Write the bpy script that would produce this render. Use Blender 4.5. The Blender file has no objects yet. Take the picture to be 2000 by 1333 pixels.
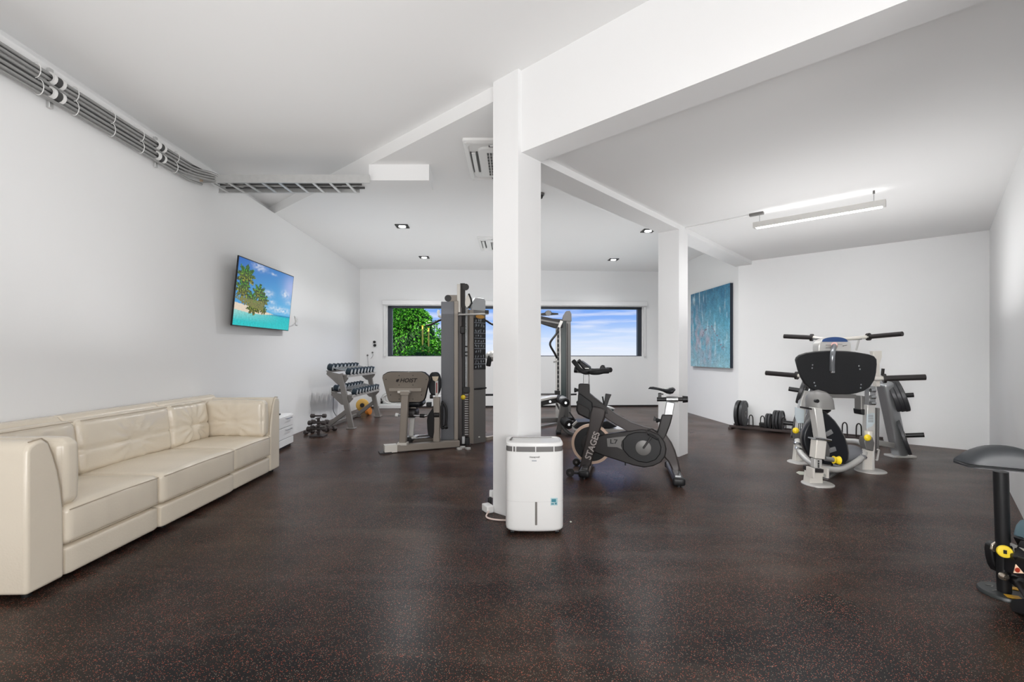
import bpy, math, random
from mathutils import Vector as V, Matrix, Quaternion, noise

# ------------------------------------------------------------------ camera, world, sun, lights, exposure
SC = bpy.context.scene
COL = SC.collection
F_PX, CX, HY, EYE = 909.0, 1000.0, 694.5, 1.2      # focal length in pixels, image centre, horizon row, eye height

cam_d = bpy.data.cameras.new('camera')
cam_d.sensor_width = 36.0
cam_d.lens = 36.0 * F_PX / 2000.0
cam_d.shift_y = (HY - 666.5) / 2000.0
cam_d.clip_start = 0.05
cam = bpy.data.objects.new('camera', cam_d)
cam.location = (0, 0, EYE)
cam.rotation_euler = (math.pi / 2, 0, 0)
COL.objects.link(cam)
SC.camera = cam

SC.view_settings.view_transform = 'Standard'
SC.view_settings.look = 'None'
SC.view_settings.gamma = 1.0
SC.view_settings.use_curve_mapping = False
SC.view_settings.exposure = 0.2
SC.cycles.diffuse_bounces = 6
SC.cycles.max_bounces = 10
SC.cycles.sample_clamp_indirect = 6.0
SC.cycles.caustics_reflective = False
SC.cycles.caustics_refractive = False


def s2l(c):
    return tuple((x / 12.92 if x <= 0.04045 else ((x + 0.055) / 1.055) ** 2.4) for x in c)


def rgb(r, g, b):
    return s2l((r / 255.0, g / 255.0, b / 255.0)) + (1.0,)


w = bpy.data.worlds.new('sky')
SC.world = w
w.use_nodes = True
nt = w.node_tree
nt.nodes.clear()
N = nt.nodes.new
L = nt.links.new
tc = N('ShaderNodeTexCoord')
sep = N('ShaderNodeSeparateXYZ')
L(tc.outputs['Generated'], sep.inputs[0])
ramp = N('ShaderNodeValToRGB')
e = ramp.color_ramp.elements
e[0].position = 0.0
e[0].color = rgb(232, 240, 252)
e[1].position = 1.0
e[1].color = rgb(70, 120, 215)
for p, c in ((0.02, rgb(220, 234, 255)), (0.05, rgb(188, 214, 253)), (0.078, rgb(142, 183, 250)), (0.11, rgb(112, 163, 245)), (0.3, rgb(90, 140, 232))):
    n = e.new(p)
    n.color = c
mp = N('ShaderNodeMapping')
mp.inputs['Scale'].default_value = (5.0, 5.0, 55.0)
L(tc.outputs['Generated'], mp.inputs[0])
nz = N('ShaderNodeTexNoise')
nz.inputs['Scale'].default_value = 1.6
nz.inputs['Detail'].default_value = 5.0
L(mp.outputs[0], nz.inputs['Vector'])
cr = N('ShaderNodeValToRGB')
cr.color_ramp.elements[0].position = 0.47
cr.color_ramp.elements[0].color = (0, 0, 0, 1)
cr.color_ramp.elements[1].position = 0.72
cr.color_ramp.elements[1].color = (0.75, 0.75, 0.75, 1)
L(nz.outputs['Fac'], cr.inputs[0])
mx = N('ShaderNodeMix')
mx.data_type = 'RGBA'
L(sep.outputs['Z'], ramp.inputs[0])
L(cr.outputs[0], mx.inputs['Factor'])
L(ramp.outputs[0], mx.inputs[6])
mx.inputs[7].default_value = rgb(238, 242, 255)
bg = N('ShaderNodeBackground')
bg.inputs['Strength'].default_value = 0.87
L(mx.outputs[2], bg.inputs[0])
wo = N('ShaderNodeOutputWorld')
L(bg.outputs[0], wo.inputs[0])

sun_d = bpy.data.lights.new('sun', 'SUN')
sun_d.energy = 6.0
sun_d.angle = 0.01
sun_d.color = (1.0, 0.96, 0.88)
sun = bpy.data.objects.new('sun', sun_d)
sun.rotation_euler = (math.radians(42), 0, math.radians(-28))
COL.objects.link(sun)


def area(name, loc, target, sx, sy, power, color=(1, 1, 1), spread=180):
    d = bpy.data.lights.new(name, 'AREA')
    d.shape = 'RECTANGLE'
    d.size, d.size_y = sx, sy
    d.energy = power
    d.color = color
    d.spread = math.radians(spread)
    o = bpy.data.objects.new(name, d)
    o.location = loc
    o.rotation_euler = (V(target) - V(loc)).to_track_quat('-Z', 'Y').to_euler()
    COL.objects.link(o)
    return o


# added fill lights with no fixtures: behind the camera and floating in the room
LIGHTS = [
    area('front_fill_light', (0.3, -10.6, 1.65), (0.3, 4.0, 1.9), 6.6, 3.0, 210, (1.0, 0.99, 0.98)),  # added even fill before the closed front wall, no opening there
    area('left_side_light', (1.2, -1.4, 1.3), (-3.2, 3.0, 0.6), 2.2, 1.6, 95, (1.0, 0.99, 0.98)),
    area('near_floor_wash', (-1.4, -2.4, 0.3), (-1.4, -1.2, 3.2), 3.6, 4.0, 60, (1.0, 0.985, 0.975)),
    area('near_ceiling_wash', (-1.0, 1.9, 1.30), (-1.05, 2.0, 3.2), 1.5, 5.0, 25, (1.0, 0.985, 0.975)),
    area('right_end_light', (-0.6, -0.9, 1.5), (4.8, 6.8, 0.55), 1.6, 1.0, 18, (1.0, 0.99, 0.985), 42),
    area('back_ceiling_wash', (0.0, 8.0, 1.75), (-0.0, 8.0, 3.1), 6.0, 4.4, 46, (0.97, 0.985, 1.0)),
    area('right_ceiling_wash', (3.1, 4.6, 1.5), (3.1, 4.6, 2.7), 2.6, 1.9, 18, (1.0, 0.99, 0.985)),
]
LIGHTS[6].rotation_euler = (math.pi, 0, math.radians(47.5))

# ------------------------------------------------------------------ pixel to place helpers (2000 x 1333 frame)


def ray(px, py):
    return V(((px - CX) / F_PX, 1.0, (HY - py) / F_PX))


EYEP = V((0, 0, EYE))


def at(px, py, Y):
    return EYEP + ray(px, py) * Y


def gp(px, py, z=0.0):
    r = ray(px, py)
    return EYEP + r * ((z - EYE) / r.z)


def vplane(px, py, P0, d):
    """where the sight line meets the vertical plane through P0 with plan direction d"""
    n = V((d[1], -d[0], 0))
    r = ray(px, py)
    t = (V(P0) - EYEP).dot(n) / r.dot(n)
    return EYEP + r * t


# ------------------------------------------------------------------ materials
MATS = {}


def mat(name, color, rough=0.5, metal=0.0, spec=0.5, bump=0.0, bscale=60.0, var=0.0, vscale=4.0, emit=None, estr=0.0, coat=0.0):
    if name in MATS:
        return MATS[name]
    m = bpy.data.materials.new(name)
    m.use_nodes = True
    t = m.node_tree
    b = t.nodes['Principled BSDF']
    if len(color) == 3:
        color = tuple(color) + (1.0,)
    b.inputs['Base Color'].default_value = color
    b.inputs['Roughness'].default_value = rough
    b.inputs['Metallic'].default_value = metal
    b.inputs['Specular IOR Level'].default_value = spec
    b.inputs['Coat Weight'].default_value = coat
    if emit is not None:
        b.inputs['Emission Color'].default_value = emit
        b.inputs['Emission Strength'].default_value = estr
    tcn = t.nodes.new('ShaderNodeTexCoord')
    if var > 0:
        nn = t.nodes.new('ShaderNodeTexNoise')
        nn.inputs['Scale'].default_value = vscale
        nn.inputs['Detail'].default_value = 4
        t.links.new(tcn.outputs['Object'], nn.inputs['Vector'])
        mr = t.nodes.new('ShaderNodeMapRange')
        mr.inputs['To Min'].default_value = 1 - var
        mr.inputs['To Max'].default_value = 1 + var
        t.links.new(nn.outputs['Fac'], mr.inputs['Value'])
        hs = t.nodes.new('ShaderNodeHueSaturation')
        hs.inputs['Color'].default_value = color
        t.links.new(mr.outputs[0], hs.inputs['Value'])
        t.links.new(hs.outputs[0], b.inputs['Base Color'])
    if bump > 0:
        nn = t.nodes.new('ShaderNodeTexNoise')
        nn.inputs['Scale'].default_value = bscale
        nn.inputs['Detail'].default_value = 3
        t.links.new(tcn.outputs['Object'], nn.inputs['Vector'])
        bp = t.nodes.new('ShaderNodeBump')
        bp.inputs['Strength'].default_value = bump
        bp.inputs['Distance'].default_value = 0.002
        t.links.new(nn.outputs['Fac'], bp.inputs['Height'])
        t.links.new(bp.outputs[0], b.inputs['Normal'])
    MATS[name] = m
    return m


def attr_mat(name, attr, rough=0.5, emit=0.0):
    m = bpy.data.materials.new(name)
    m.use_nodes = True
    t = m.node_tree
    b = t.nodes['Principled BSDF']
    a = t.nodes.new('ShaderNodeAttribute')
    a.attribute_name = attr
    if emit > 0:
        b.inputs['Base Color'].default_value = (0.01, 0.01, 0.012, 1)
        t.links.new(a.outputs['Color'], b.inputs['Emission Color'])
        b.inputs['Emission Strength'].default_value = emit
    else:
        t.links.new(a.outputs['Color'], b.inputs['Base Color'])
    b.inputs['Roughness'].default_value = rough
    MATS[name] = m
    return m


M = {}
M['wall'] = mat('wall_paint', (0.85, 0.853, 0.855), 0.75, var=0.015, vscale=1.3, bump=0.05, bscale=120)
M['ceiling'] = mat('ceiling_paint', (0.85, 0.85, 0.848), 0.85, var=0.012, vscale=1.0)
M['white_plastic'] = mat('white_plastic', (0.80, 0.80, 0.79), 0.35)
M['white_paint'] = mat('white_gloss_paint', (0.80, 0.80, 0.80), 0.4)
M['black'] = mat('black_plastic', (0.009, 0.009, 0.010), 0.4, 0, 0.35)
M['black_matte'] = mat('black_rubber', (0.012, 0.012, 0.013), 0.65, 0, 0.35, var=0.1, vscale=20)
M['black_pad'] = mat('black_vinyl', (0.010, 0.011, 0.014), 0.38, 0, 0.35, bump=0.25, bscale=300)
M['chrome'] = mat('chrome', (0.46, 0.47, 0.48), 0.22, 1.0)
M['steel'] = mat('brushed_steel', (0.38, 0.385, 0.39), 0.38, 0.8, var=0.06, vscale=9)
M['silver'] = mat('silver_powder_coat', (0.56, 0.55, 0.53), 0.38, 0.35)
M['cream_steel'] = mat('pale_powder_coat', (0.66, 0.63, 0.58), 0.4, 0.15)
M['champagne'] = mat('champagne_powder_coat', (0.285, 0.25, 0.215), 0.42, 0.25)
M['grey_panel'] = mat('grey_shroud', (0.15, 0.155, 0.17), 0.45, 0.1)
M['dark_grey'] = mat('dark_grey_metal', (0.020, 0.0175, 0.0175), 0.42, 0.0, 0.35)
M['mid_grey'] = mat('mid_grey_metal', (0.15, 0.145, 0.14), 0.42, 0.25)
M['bronze'] = mat('bronze_grey_metal', (0.048, 0.041, 0.040), 0.32, 0.3)
M['yellow'] = mat('yellow_plastic', (0.85, 0.62, 0.02), 0.35)
M['green_metal'] = mat('dark_green_metal', (0.007, 0.022, 0.022), 0.3, 0.0)
M['alu'] = mat('galvanised_steel', (0.62, 0.625, 0.62), 0.42, 0.75, var=0.08, vscale=25)
M['pipe'] = mat('grey_conduit', (0.34, 0.34, 0.335), 0.35, 0.3)
M['pipe_dark'] = mat('dark_cable', (0.05, 0.05, 0.05), 0.5)
M['cap'] = mat('polished_cap', (0.62, 0.66, 0.68), 0.25, 0.5)
M['glow'] = mat('led_diffuser', (0.9, 0.9, 0.9), 0.5, emit=(1, 1, 1, 1), estr=5.0)


def floor_mat():
    m = bpy.data.materials.new('speckled_rubber_floor')
    m.use_nodes = True
    t = m.node_tree
    b = t.nodes['Principled BSDF']
    n = t.nodes.new
    l = t.links.new
    tcn = n('ShaderNodeTexCoord')
    base = n('ShaderNodeTexNoise')
    base.inputs['Scale'].default_value = 0.9
    base.inputs['Detail'].default_value = 5
    base.inputs['Roughness'].default_value = 0.6
    l(tcn.outputs['Object'], base.inputs['Vector'])
    rb = n('ShaderNodeValToRGB')
    rb.color_ramp.elements[0].position = 0.42
    rb.color_ramp.elements[0].color = (0.0085, 0.0078, 0.0082, 1)
    rb.color_ramp.elements[1].position = 0.60
    rb.color_ramp.elements[1].color = (0.038, 0.0268, 0.0198, 1)
    l(base.outputs['Fac'], rb.inputs[0])
    # fine grain
    g = n('ShaderNodeTexNoise')
    g.inputs['Scale'].default_value = 160
    g.inputs['Detail'].default_value = 3
    l(tcn.outputs['Object'], g.inputs['Vector'])
    mg = n('ShaderNodeMapRange')
    mg.inputs['From Min'].default_value = 0.3
    mg.inputs['From Max'].default_value = 0.7
    mg.inputs['To Min'].default_value = 0.6
    mg.inputs['To Max'].default_value = 1.5
    l(g.outputs['Fac'], mg.inputs['Value'])
    hs = n('ShaderNodeHueSaturation')
    l(rb.outputs[0], hs.inputs['Color'])
    l(mg.outputs[0], hs.inputs['Value'])
    cur = hs.outputs[0]
    # colour flecks: voronoi cells whose random value passes a gate
    for sc_, gate, rad, col_ in ((300, 0.90, 0.42, (0.66, 0.15, 0.085, 1)), (280, 0.91, 0.40, (0.36, 0.29, 0.23, 1))):
        v = n('ShaderNodeTexVoronoi')
        v.inputs['Scale'].default_value = sc_
        l(tcn.outputs['Object'], v.inputs['Vector'])
        sp = n('ShaderNodeSeparateColor')
        l(v.outputs['Color'], sp.inputs[0])
        ga = n('ShaderNodeMath')
        ga.operation = 'GREATER_THAN'
        l(sp.outputs[0], ga.inputs[0])
        ga.inputs[1].default_value = gate
        di = n('ShaderNodeMath')
        di.operation = 'LESS_THAN'
        l(v.outputs['Distance'], di.inputs[0])
        di.inputs[1].default_value = rad
        mu = n('ShaderNodeMath')
        mu.operation = 'MULTIPLY'
        l(ga.outputs[0], mu.inputs[0])
        l(di.outputs[0], mu.inputs[1])
        mxx = n('ShaderNodeMix')
        mxx.data_type = 'RGBA'
        l(mu.outputs[0], mxx.inputs['Factor'])
        l(cur, mxx.inputs[6])
        mxx.inputs[7].default_value = col_
        cur = mxx.outputs[2]
    # dusty scuffs and darker dragged streaks
    for (scx, scy, rot_, sc_, lo, hi, mxf, col_) in ((0.5, 1.9, 0.5, 1.3, 0.50, 0.78, 0.62, (0.125, 0.102, 0.088, 1)), (0.45, 2.6, -0.15, 1.1, 0.53, 0.80, 0.60, (0.008, 0.008, 0.010, 1)), (3.0, 1.0, 0.9, 5.0, 0.60, 0.80, 0.30, (0.14, 0.12, 0.105, 1))):
        mpp = n('ShaderNodeMapping')
        mpp.inputs['Scale'].default_value = (scx, scy, 1)
        mpp.inputs['Rotation'].default_value = (0, 0, rot_)
        l(tcn.outputs['Object'], mpp.inputs[0])
        nn = n('ShaderNodeTexNoise')
        nn.inputs['Scale'].default_value = sc_
        nn.inputs['Detail'].default_value = 9
        nn.inputs['Roughness'].default_value = 0.66
        l(mpp.outputs[0], nn.inputs['Vector'])
        mr_ = n('ShaderNodeMapRange')
        mr_.inputs['From Min'].default_value = lo
        mr_.inputs['From Max'].default_value = hi
        mr_.inputs['To Max'].default_value = mxf
        l(nn.outputs['Fac'], mr_.inputs['Value'])
        mm = n('ShaderNodeMix')
        mm.data_type = 'RGBA'
        l(mr_.outputs[0], mm.inputs['Factor'])
        l(cur, mm.inputs[6])
        mm.inputs[7].default_value = col_
        cur = mm.outputs[2]
    l(cur, b.inputs['Base Color'])
    # scuffed sheen
    sn = n('ShaderNodeTexNoise')
    sn.inputs['Scale'].default_value = 1.6
    sn.inputs['Detail'].default_value = 6
    l(tcn.outputs['Object'], sn.inputs['Vector'])
    mr = n('ShaderNodeMapRange')
    mr.inputs['To Min'].default_value = 0.20
    mr.inputs['To Max'].default_value = 0.42
    l(sn.outputs['Fac'], mr.inputs['Value'])
    l(mr.outputs[0], b.inputs['Roughness'])
    b.inputs['Specular IOR Level'].default_value = 0.12
    bp = n('ShaderNodeBump')
    bp.inputs['Strength'].default_value = 0.10
    bp.inputs['Distance'].default_value = 0.001
    l(g.outputs['Fac'], bp.inputs['Height'])
    l(bp.outputs[0], b.inputs['Normal'])
    return m


M['floor'] = floor_mat()

# ------------------------------------------------------------------ objects, things, parts
LOC = {}        # world matrix of every object that parents others


def setp(o, label=None, cat=None, group=None, kind=None):
    if label:
        o['label'] = label
    if cat:
        o['category'] = cat
    if group:
        o['group'] = group
    if kind:
        o['kind'] = kind
    return o


def thing(name, label, cat, loc=(0, 0, 0), rz=0.0, group=None, kind=None):
    o = bpy.data.objects.new(name, None)
    o.empty_display_size = 0.1
    COL.objects.link(o)
    o.location = loc
    o.rotation_euler = (0, 0, rz)
    LOC[o.name] = Matrix.Translation(V(loc)) @ Matrix.Rotation(rz, 4, 'Z')
    return setp(o, label, cat, group, kind)


def dup(root, loc, rz=None, label=None, group=None):
    r = root.copy()
    COL.objects.link(r)
    r.location = loc
    if rz is not None:
        r.rotation_euler = (0, 0, rz)
    if label:
        r['label'] = label
    if group:
        r['group'] = group
    for ch in list(root.children):
        c = ch.copy()
        COL.objects.link(c)
        c.parent = r
        for g in list(ch.children):
            d = g.copy()
            COL.objects.link(d)
            d.parent = c
    return r


X_, Y_, Z_ = V((1, 0, 0)), V((0, 1, 0)), V((0, 0, 1))


def perp(d, up=Z_):
    d = d.normalized()
    a = up.cross(d)
    if a.length < 1e-4:
        a = X_.cross(d)
        if a.length < 1e-4:
            a = Y_.cross(d)
    a.normalize()
    return a, d.cross(a).normalized()


class MB:
    def __init__(s):
        s.v, s.f, s.c = [], [], []

    def add(s, vs, fs):
        o = len(s.v)
        s.v += [V(p) for p in vs]
        s.f += [tuple(i + o for i in f) for f in fs]
        return s

    def box(s, c, size, R=None):
        c = V(c)
        h = [x / 2 for x in size]
        vs = []
        for z in (-1, 1):
            for y in (-1, 1):
                for x in (-1, 1):
                    p = V((x * h[0], y * h[1], z * h[2]))
                    if R is not None:
                        p = R @ p
                    vs.append(c + p)
        return s.add(vs, [(0, 2, 3, 1), (4, 5, 7, 6), (0, 1, 5, 4), (2, 6, 7, 3), (0, 4, 6, 2), (1, 3, 7, 5)])

    def bar(s, p0, p1, w_, h_, up=Z_):
        p0, p1 = V(p0), V(p1)
        a, b = perp(p1 - p0, up)
        vs = []
        for p in (p0, p1):
            for i, j in ((-1, -1), (1, -1), (1, 1), (-1, 1)):
                vs.append(p + a * i * w_ / 2 + b * j * h_ / 2)
        return s.add(vs, [(3, 2, 1, 0), (4, 5, 6, 7), (0, 1, 5, 4), (1, 2, 6, 5), (2, 3, 7, 6), (3, 0, 4, 7)])

    def pbox(s, x0, x1, y0, y1, Y, depth):
        """box whose front face covers the picture rectangle at distance Y"""
        a, b = at(x0, y1, Y), at(x1, y0, Y)
        c = (a + b) / 2 + V((0, depth / 2, 0))
        return s.box(c, (abs(b.x - a.x), depth, abs(b.z - a.z)))

    def rings(s, rs, caps=True, closed=False):
        o = len(s.v)
        n = len(rs[0])
        for r in rs:
            s.v += [V(p) for p in r]
        m = len(rs)
        for k in range(m if closed else m - 1):
            k2 = (k + 1) % m
            for i in range(n):
                j = (i + 1) % n
                s.f.append((o + k * n + i, o + k * n + j, o + k2 * n + j, o + k2 * n + i))
        if caps and not closed:
            s.f.append(tuple(o + i for i in reversed(range(n))))
            s.f.append(tuple(o + (m - 1) * n + i for i in range(n)))
        return s

    def cyl(s, p0, p1, r0, r1=None, n=20):
        p0, p1 = V(p0), V(p1)
        r1 = r0 if r1 is None else r1
        a, b = perp(p1 - p0)
        cs = [(math.cos(2 * math.pi * i / n), math.sin(2 * math.pi * i / n)) for i in range(n)]
        return s.rings([[p + a * (c * r) + b * (q * r) for c, q in cs] for p, r in ((p0, r0), (p1, r1))])

    def lathe(s, prof, p0, axis, n=28, caps=True):
        p0, ax = V(p0), V(axis).normalized()
        a, b = perp(ax)
        cs = [(math.cos(2 * math.pi * i / n), math.sin(2 * math.pi * i / n)) for i in range(n)]
        return s.rings([[p0 + ax * t + a * (c * r) + b * (q * r) for c, q in cs] for r, t in prof], caps)

    def tube(s, pts, r, n=10, closed=False, flat=None):
        pts = [V(p) for p in pts]
        m = len(pts)
        rs = []
        a = None
        for i, p in enumerate(pts):
            if closed:
                d = pts[(i + 1) % m] - pts[i - 1]
            elif i == 0:
                d = pts[1] - p
            elif i == m - 1:
                d = p - pts[-2]
            else:
                d = (pts[i + 1] - p).normalized() + (p - pts[i - 1]).normalized()
            d.normalize()
            if a is None:
                a, b = perp(d)
            else:
                a = (a - d * a.dot(d)).normalized()
                b = d.cross(a).normalized()
            rr = r[i] if isinstance(r, (list, tuple)) else r
            q = flat or 1.0
            rs.append([p + a * (math.cos(2 * math.pi * k / n) * rr) + b * (math.sin(2 * math.pi * k / n) * rr * q) for k in range(n)])
        return s.rings(rs, True, closed)

    def prism(s, poly, vec):
        poly = [V(p) for p in poly]
        vec = V(vec)
        n = len(poly)
        o = len(s.v)
        s.v += poly + [p + vec for p in poly]
        nrm = V((0, 0, 0))
        for i in range(n):
            nrm += poly[i].cross(poly[(i + 1) % n])
        flip = nrm.dot(vec) > 0
        f0 = tuple(o + i for i in range(n))
        f1 = tuple(o + n + i for i in range(n))
        s.f.append(tuple(reversed(f0)) if flip else f0)
        s.f.append(f1 if flip else tuple(reversed(f1)))
        for i in range(n):
            j = (i + 1) % n
            q = (o + i, o + j, o + n + j, o + n + i)
            s.f.append(q if flip else tuple(reversed(q)))
        return s

    def ell(s, c, r, R=None, n=20, m=12):
        c = V(c)
        rs = []
        for k in range(m + 1):
            th = math.pi * k / m
            th = min(max(th, 0.02), math.pi - 0.02)
            ring = []
            for i in range(n):
                ph = 2 * math.pi * i / n
                p = V((r[0] * math.sin(th) * math.cos(ph), r[1] * math.sin(th) * math.sin(ph), -r[2] * math.cos(th)))
                ring.append(c + (R @ p if R is not None else p))
            rs.append(ring)
        return s.rings(rs)

    def cushion(s, c, size, fr, r=0.04, n=18, bulge=(0.02, 0.02, 0.02), wr=0.0, seed=0.0, fn=None):
        """soft block; fr = three axis vectors, bulge per axis, fn(p, nrm) -> extra displacement"""
        c = V(c)
        h = [x / 2 for x in size]
        r = min(r, *[x * 0.98 for x in h])
        key = {}
        for ax in range(3):
            for sg in (-1, 1):
                u, w_ = (ax + 1) % 3, (ax + 2) % 3
                grid = []
                for i in range(n + 1):
                    row = []
                    for j in range(n + 1):
                        q = [0, 0, 0]
                        q[ax] = sg * h[ax]
                        fu, fw = i / n * 2 - 1, j / n * 2 - 1
                        fu = math.copysign(abs(fu) ** 0.8, fu)
                        fw = math.copysign(abs(fw) ** 0.8, fw)
                        q[u] = fu * h[u]
                        q[w_] = fw * h[w_]
                        kk = (round(q[0], 5), round(q[1], 5), round(q[2], 5))
                        if kk not in key:
                            cc = [max(-(h[t] - r), min(h[t] - r, q[t])) for t in range(3)]
                            d = V([q[t] - cc[t] for t in range(3)])
                            dn = d.normalized() if d.length > 1e-9 else V((0, 0, 0))
                            p = V(cc) + dn * r
                            for t in range(3):
                                a1, a2 = (t + 1) % 3, (t + 2) % 3
                                k = max(0, 1 - (q[a1] / h[a1]) ** 2) * max(0, 1 - (q[a2] / h[a2]) ** 2)
                                p[t] += (q[t] / h[t]) * bulge[t] * k ** 0.6
                            if wr:
                                p += dn * wr * (noise.noise(V((p.x * 7 + seed, p.y * 7, p.z * 3))) + 0.6 * noise.noise(V((p.x * 19, p.y * 19 + seed, p.z * 9))))
                            if fn:
                                p += dn * fn(p, dn)
                            key[kk] = len(s.v)
                            s.v.append(c + fr[0] * p.x + fr[1] * p.y + fr[2] * p.z)
                        row.append(key[kk])
                    grid.append(row)
                for i in range(n):
                    for j in range(n):
                        q4 = (grid[i][j], grid[i + 1][j], grid[i + 1][j + 1], grid[i][j + 1])
                        s.f.append(q4 if sg > 0 else tuple(reversed(q4)))
        return s

    def build(s, name, m, parent=None, local=False, bevel=0.0, smooth=38, seg=2, label=None, kind=None):
        me = bpy.data.meshes.new(name)
        vs = s.v
        if parent is not None and not local:
            root = parent
            while root.parent is not None:
                root = root.parent
            inv = LOC[root.name].inverted() if root.name in LOC else Matrix.Identity(4)
            vs = [inv @ p for p in vs]
        me.from_pydata([tuple(p) for p in vs], [], s.f)
        me.validate()
        me.update()
        if isinstance(m, str):
            m = M[m]
        me.materials.append(m)
        if smooth:
            me.polygons.foreach_set('use_smooth', [True] * len(me.polygons))
            me.set_sharp_from_angle(angle=math.radians(smooth))
        o = bpy.data.objects.new(name, me)
        COL.objects.link(o)
        if parent is not None:
            o.parent = parent
        if bevel > 0:
            bm = o.modifiers.new('bevel', 'BEVEL')
            bm.width = bevel
            bm.segments = seg
            bm.limit_method = 'ANGLE'
            bm.angle_limit = math.radians(40)
            bm.harden_normals = False
        if label:
            o['label'] = label
        if kind:
            o['kind'] = kind
        return o


def struct(name, mb, m, **kw):
    o = mb.build(name, m, smooth=0, **kw)
    o['kind'] = 'structure'
    return o


def rounded(pts, r=0.05, n=5):
    """polyline with its corners rounded"""
    pts = [V(p) for p in pts]
    out = [pts[0]]
    for i in range(1, len(pts) - 1):
        a, p, b = pts[i - 1], pts[i], pts[i + 1]
        ra = min(r, (a - p).length * 0.49, (b - p).length * 0.49)
        p0 = p + (a - p).normalized() * ra
        p1 = p + (b - p).normalized() * ra
        for k in range(n + 1):
            t = k / n
            out.append(p0 * (1 - t) ** 2 + p * 2 * t * (1 - t) + p1 * t ** 2)
    out.append(pts[-1])
    return out


def spline(pts, n=6, closed=False):
    pts = [V(p) for p in pts]
    m = len(pts)
    out = []
    rng = range(m) if closed else range(m - 1)
    for i in rng:
        p0 = pts[(i - 1) % m] if (closed or i > 0) else pts[0]
        p1, p2 = pts[i], pts[(i + 1) % m]
        p3 = pts[(i + 2) % m] if (closed or i + 2 < m) else pts[-1]
        for k in range(n):
            t = k / n
            out.append(0.5 * ((2 * p1) + (p2 - p0) * t + (2 * p0 - 5 * p1 + 4 * p2 - p3) * t * t + (3 * p1 - p0 - 3 * p2 + p3) * t ** 3))
    if not closed:
        out.append(pts[-1])
    return out


def text(name, s, size, m, origin, xd, yd, parent, depth=0.001, sx=1.0, shear=0.0):
    """flat raised lettering: origin lower left, xd reading direction, yd up direction"""
    cu = bpy.data.curves.new(name, 'FONT')
    cu.body = s
    cu.size = size
    cu.extrude = depth
    cu.shear = shear
    cu.offset = size * 0.02
    tmp = bpy.data.objects.new('tmp', cu)
    COL.objects.link(tmp)
    dg = bpy.context.evaluated_depsgraph_get()
    me = bpy.data.meshes.new_from_object(tmp.evaluated_get(dg))
    bpy.data.objects.remove(tmp)
    xd, yd = V(xd).normalized(), V(yd).normalized()
    zd = xd.cross(yd)
    mb = MB()
    mb.v = [V(origin) + xd * (v.co.x * sx) + yd * v.co.y + zd * v.co.z for v in me.vertices]
    mb.f = [tuple(p.vertices) for p in me.polygons]
    bpy.data.meshes.remove(me)
    return mb.build(name, m, parent, smooth=0)
# ------------------------------------------------------------------ plan of the place
Z_NEAR, Z_BACK, Z_RIGHT, Z_BEAM = 3.29, 3.17, 2.75, 2.69
d1 = V((-0.736, 0.677, 0)).normalized()      # beam direction, away from the camera to the left
d3 = V((d1.y, -d1.x, 0))                       # beam direction, away from the camera to the right
BL = V((-3.463, 10.6, 0))                      # back left corner
back_dir = V((1, 0.05, 0)).normalized()
CZ = 0.257


def wall_x(Y):
    return -3.008 - 0.0429 * Y


PV = V((3.78, 7.77, 0))                        # corner between painting wall and end wall
PW = V((5.91, 5.76, 0))                        # corner between end wall and right wall
PK = PW - d3 * 6.17                            # near end of the right wall
PB = V((3.63, 10.955, 0))                      # back right corner


def wallseg(p0, p1, z0, z1, th, out=None):
    """wall slab whose inner face runs p0 to p1; out = a plan vector pointing out of the room"""
    p0, p1 = V(p0), V(p1)
    d = (p1 - p0).normalized()
    n = V((d.y, -d.x, 0))
    if out is not None and n.dot(V(out)) < 0:
        n = -n
    a = V((p0.x, p0.y, z0))
    b = V((p1.x, p1.y, z0))
    return MB().prism([a, b, b + Z_ * (z1 - z0), a + Z_ * (z1 - z0)], n * th)


# floor and ceiling
struct('floor', MB().prism([(-4.2, -11.4, 0), (6.8, -11.4, 0), (6.8, 11.6, 0), (-4.2, 11.6, 0)], (0, 0, -0.2)), M['floor'])
struct('ceiling', MB().prism([(-4.2, -11.4, Z_NEAR), (6.8, -11.4, Z_NEAR), (6.8, 11.6, Z_NEAR), (-4.2, 11.6, Z_NEAR)], (0, 0, 0.25)), M['ceiling'])
SA, SB_ = V((-0.156 + 0.25, 3.625 - 0.25 * 0.92, 0)), V((-3.29, 6.45, 0))
sdir = (SB_ - SA).normalized()
SB2 = SB_ + sdir * 0.5
C1 = gp(1012, 1016.5)                          # near corner of the front column
C2 = gp(1326, 893)                             # near corner of the far column
e0 = C1 + d1 * CZ
bk = [SA, SB2, V((-3.9, SB2.y, 0)), V((-3.9, 11.3, 0)), V((4.1, 11.3, 0)), V((4.1, 7.9, 0)), PV + V((0, 0.1, 0)), C1 + d1 * 0.12 + d3 * 0.2]
struct('ceiling', MB().prism([V((p.x, p.y, Z_BACK)) for p in bk], (0, 0, Z_NEAR + 0.002 - Z_BACK)), M['ceiling'])
be = C1 + d3 * 0.036 - d1 * 3.05
rc = [C1 + d3 * 0.15, C1 + d3 * 0.15 + (PV - C1) * 0.99, PV + V((0.3, 0.4, 0)), PW + V((0.5, 0.3, 0)), PW - d3 * 5.6 + V((0.4, -0.3, 0)), be + d3 * 0.1]
struct('ceiling', MB().prism([V((p.x, p.y, Z_RIGHT)) for p in rc], (0, 0, Z_NEAR + 0.004 - Z_RIGHT)), M['ceiling'])

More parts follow.
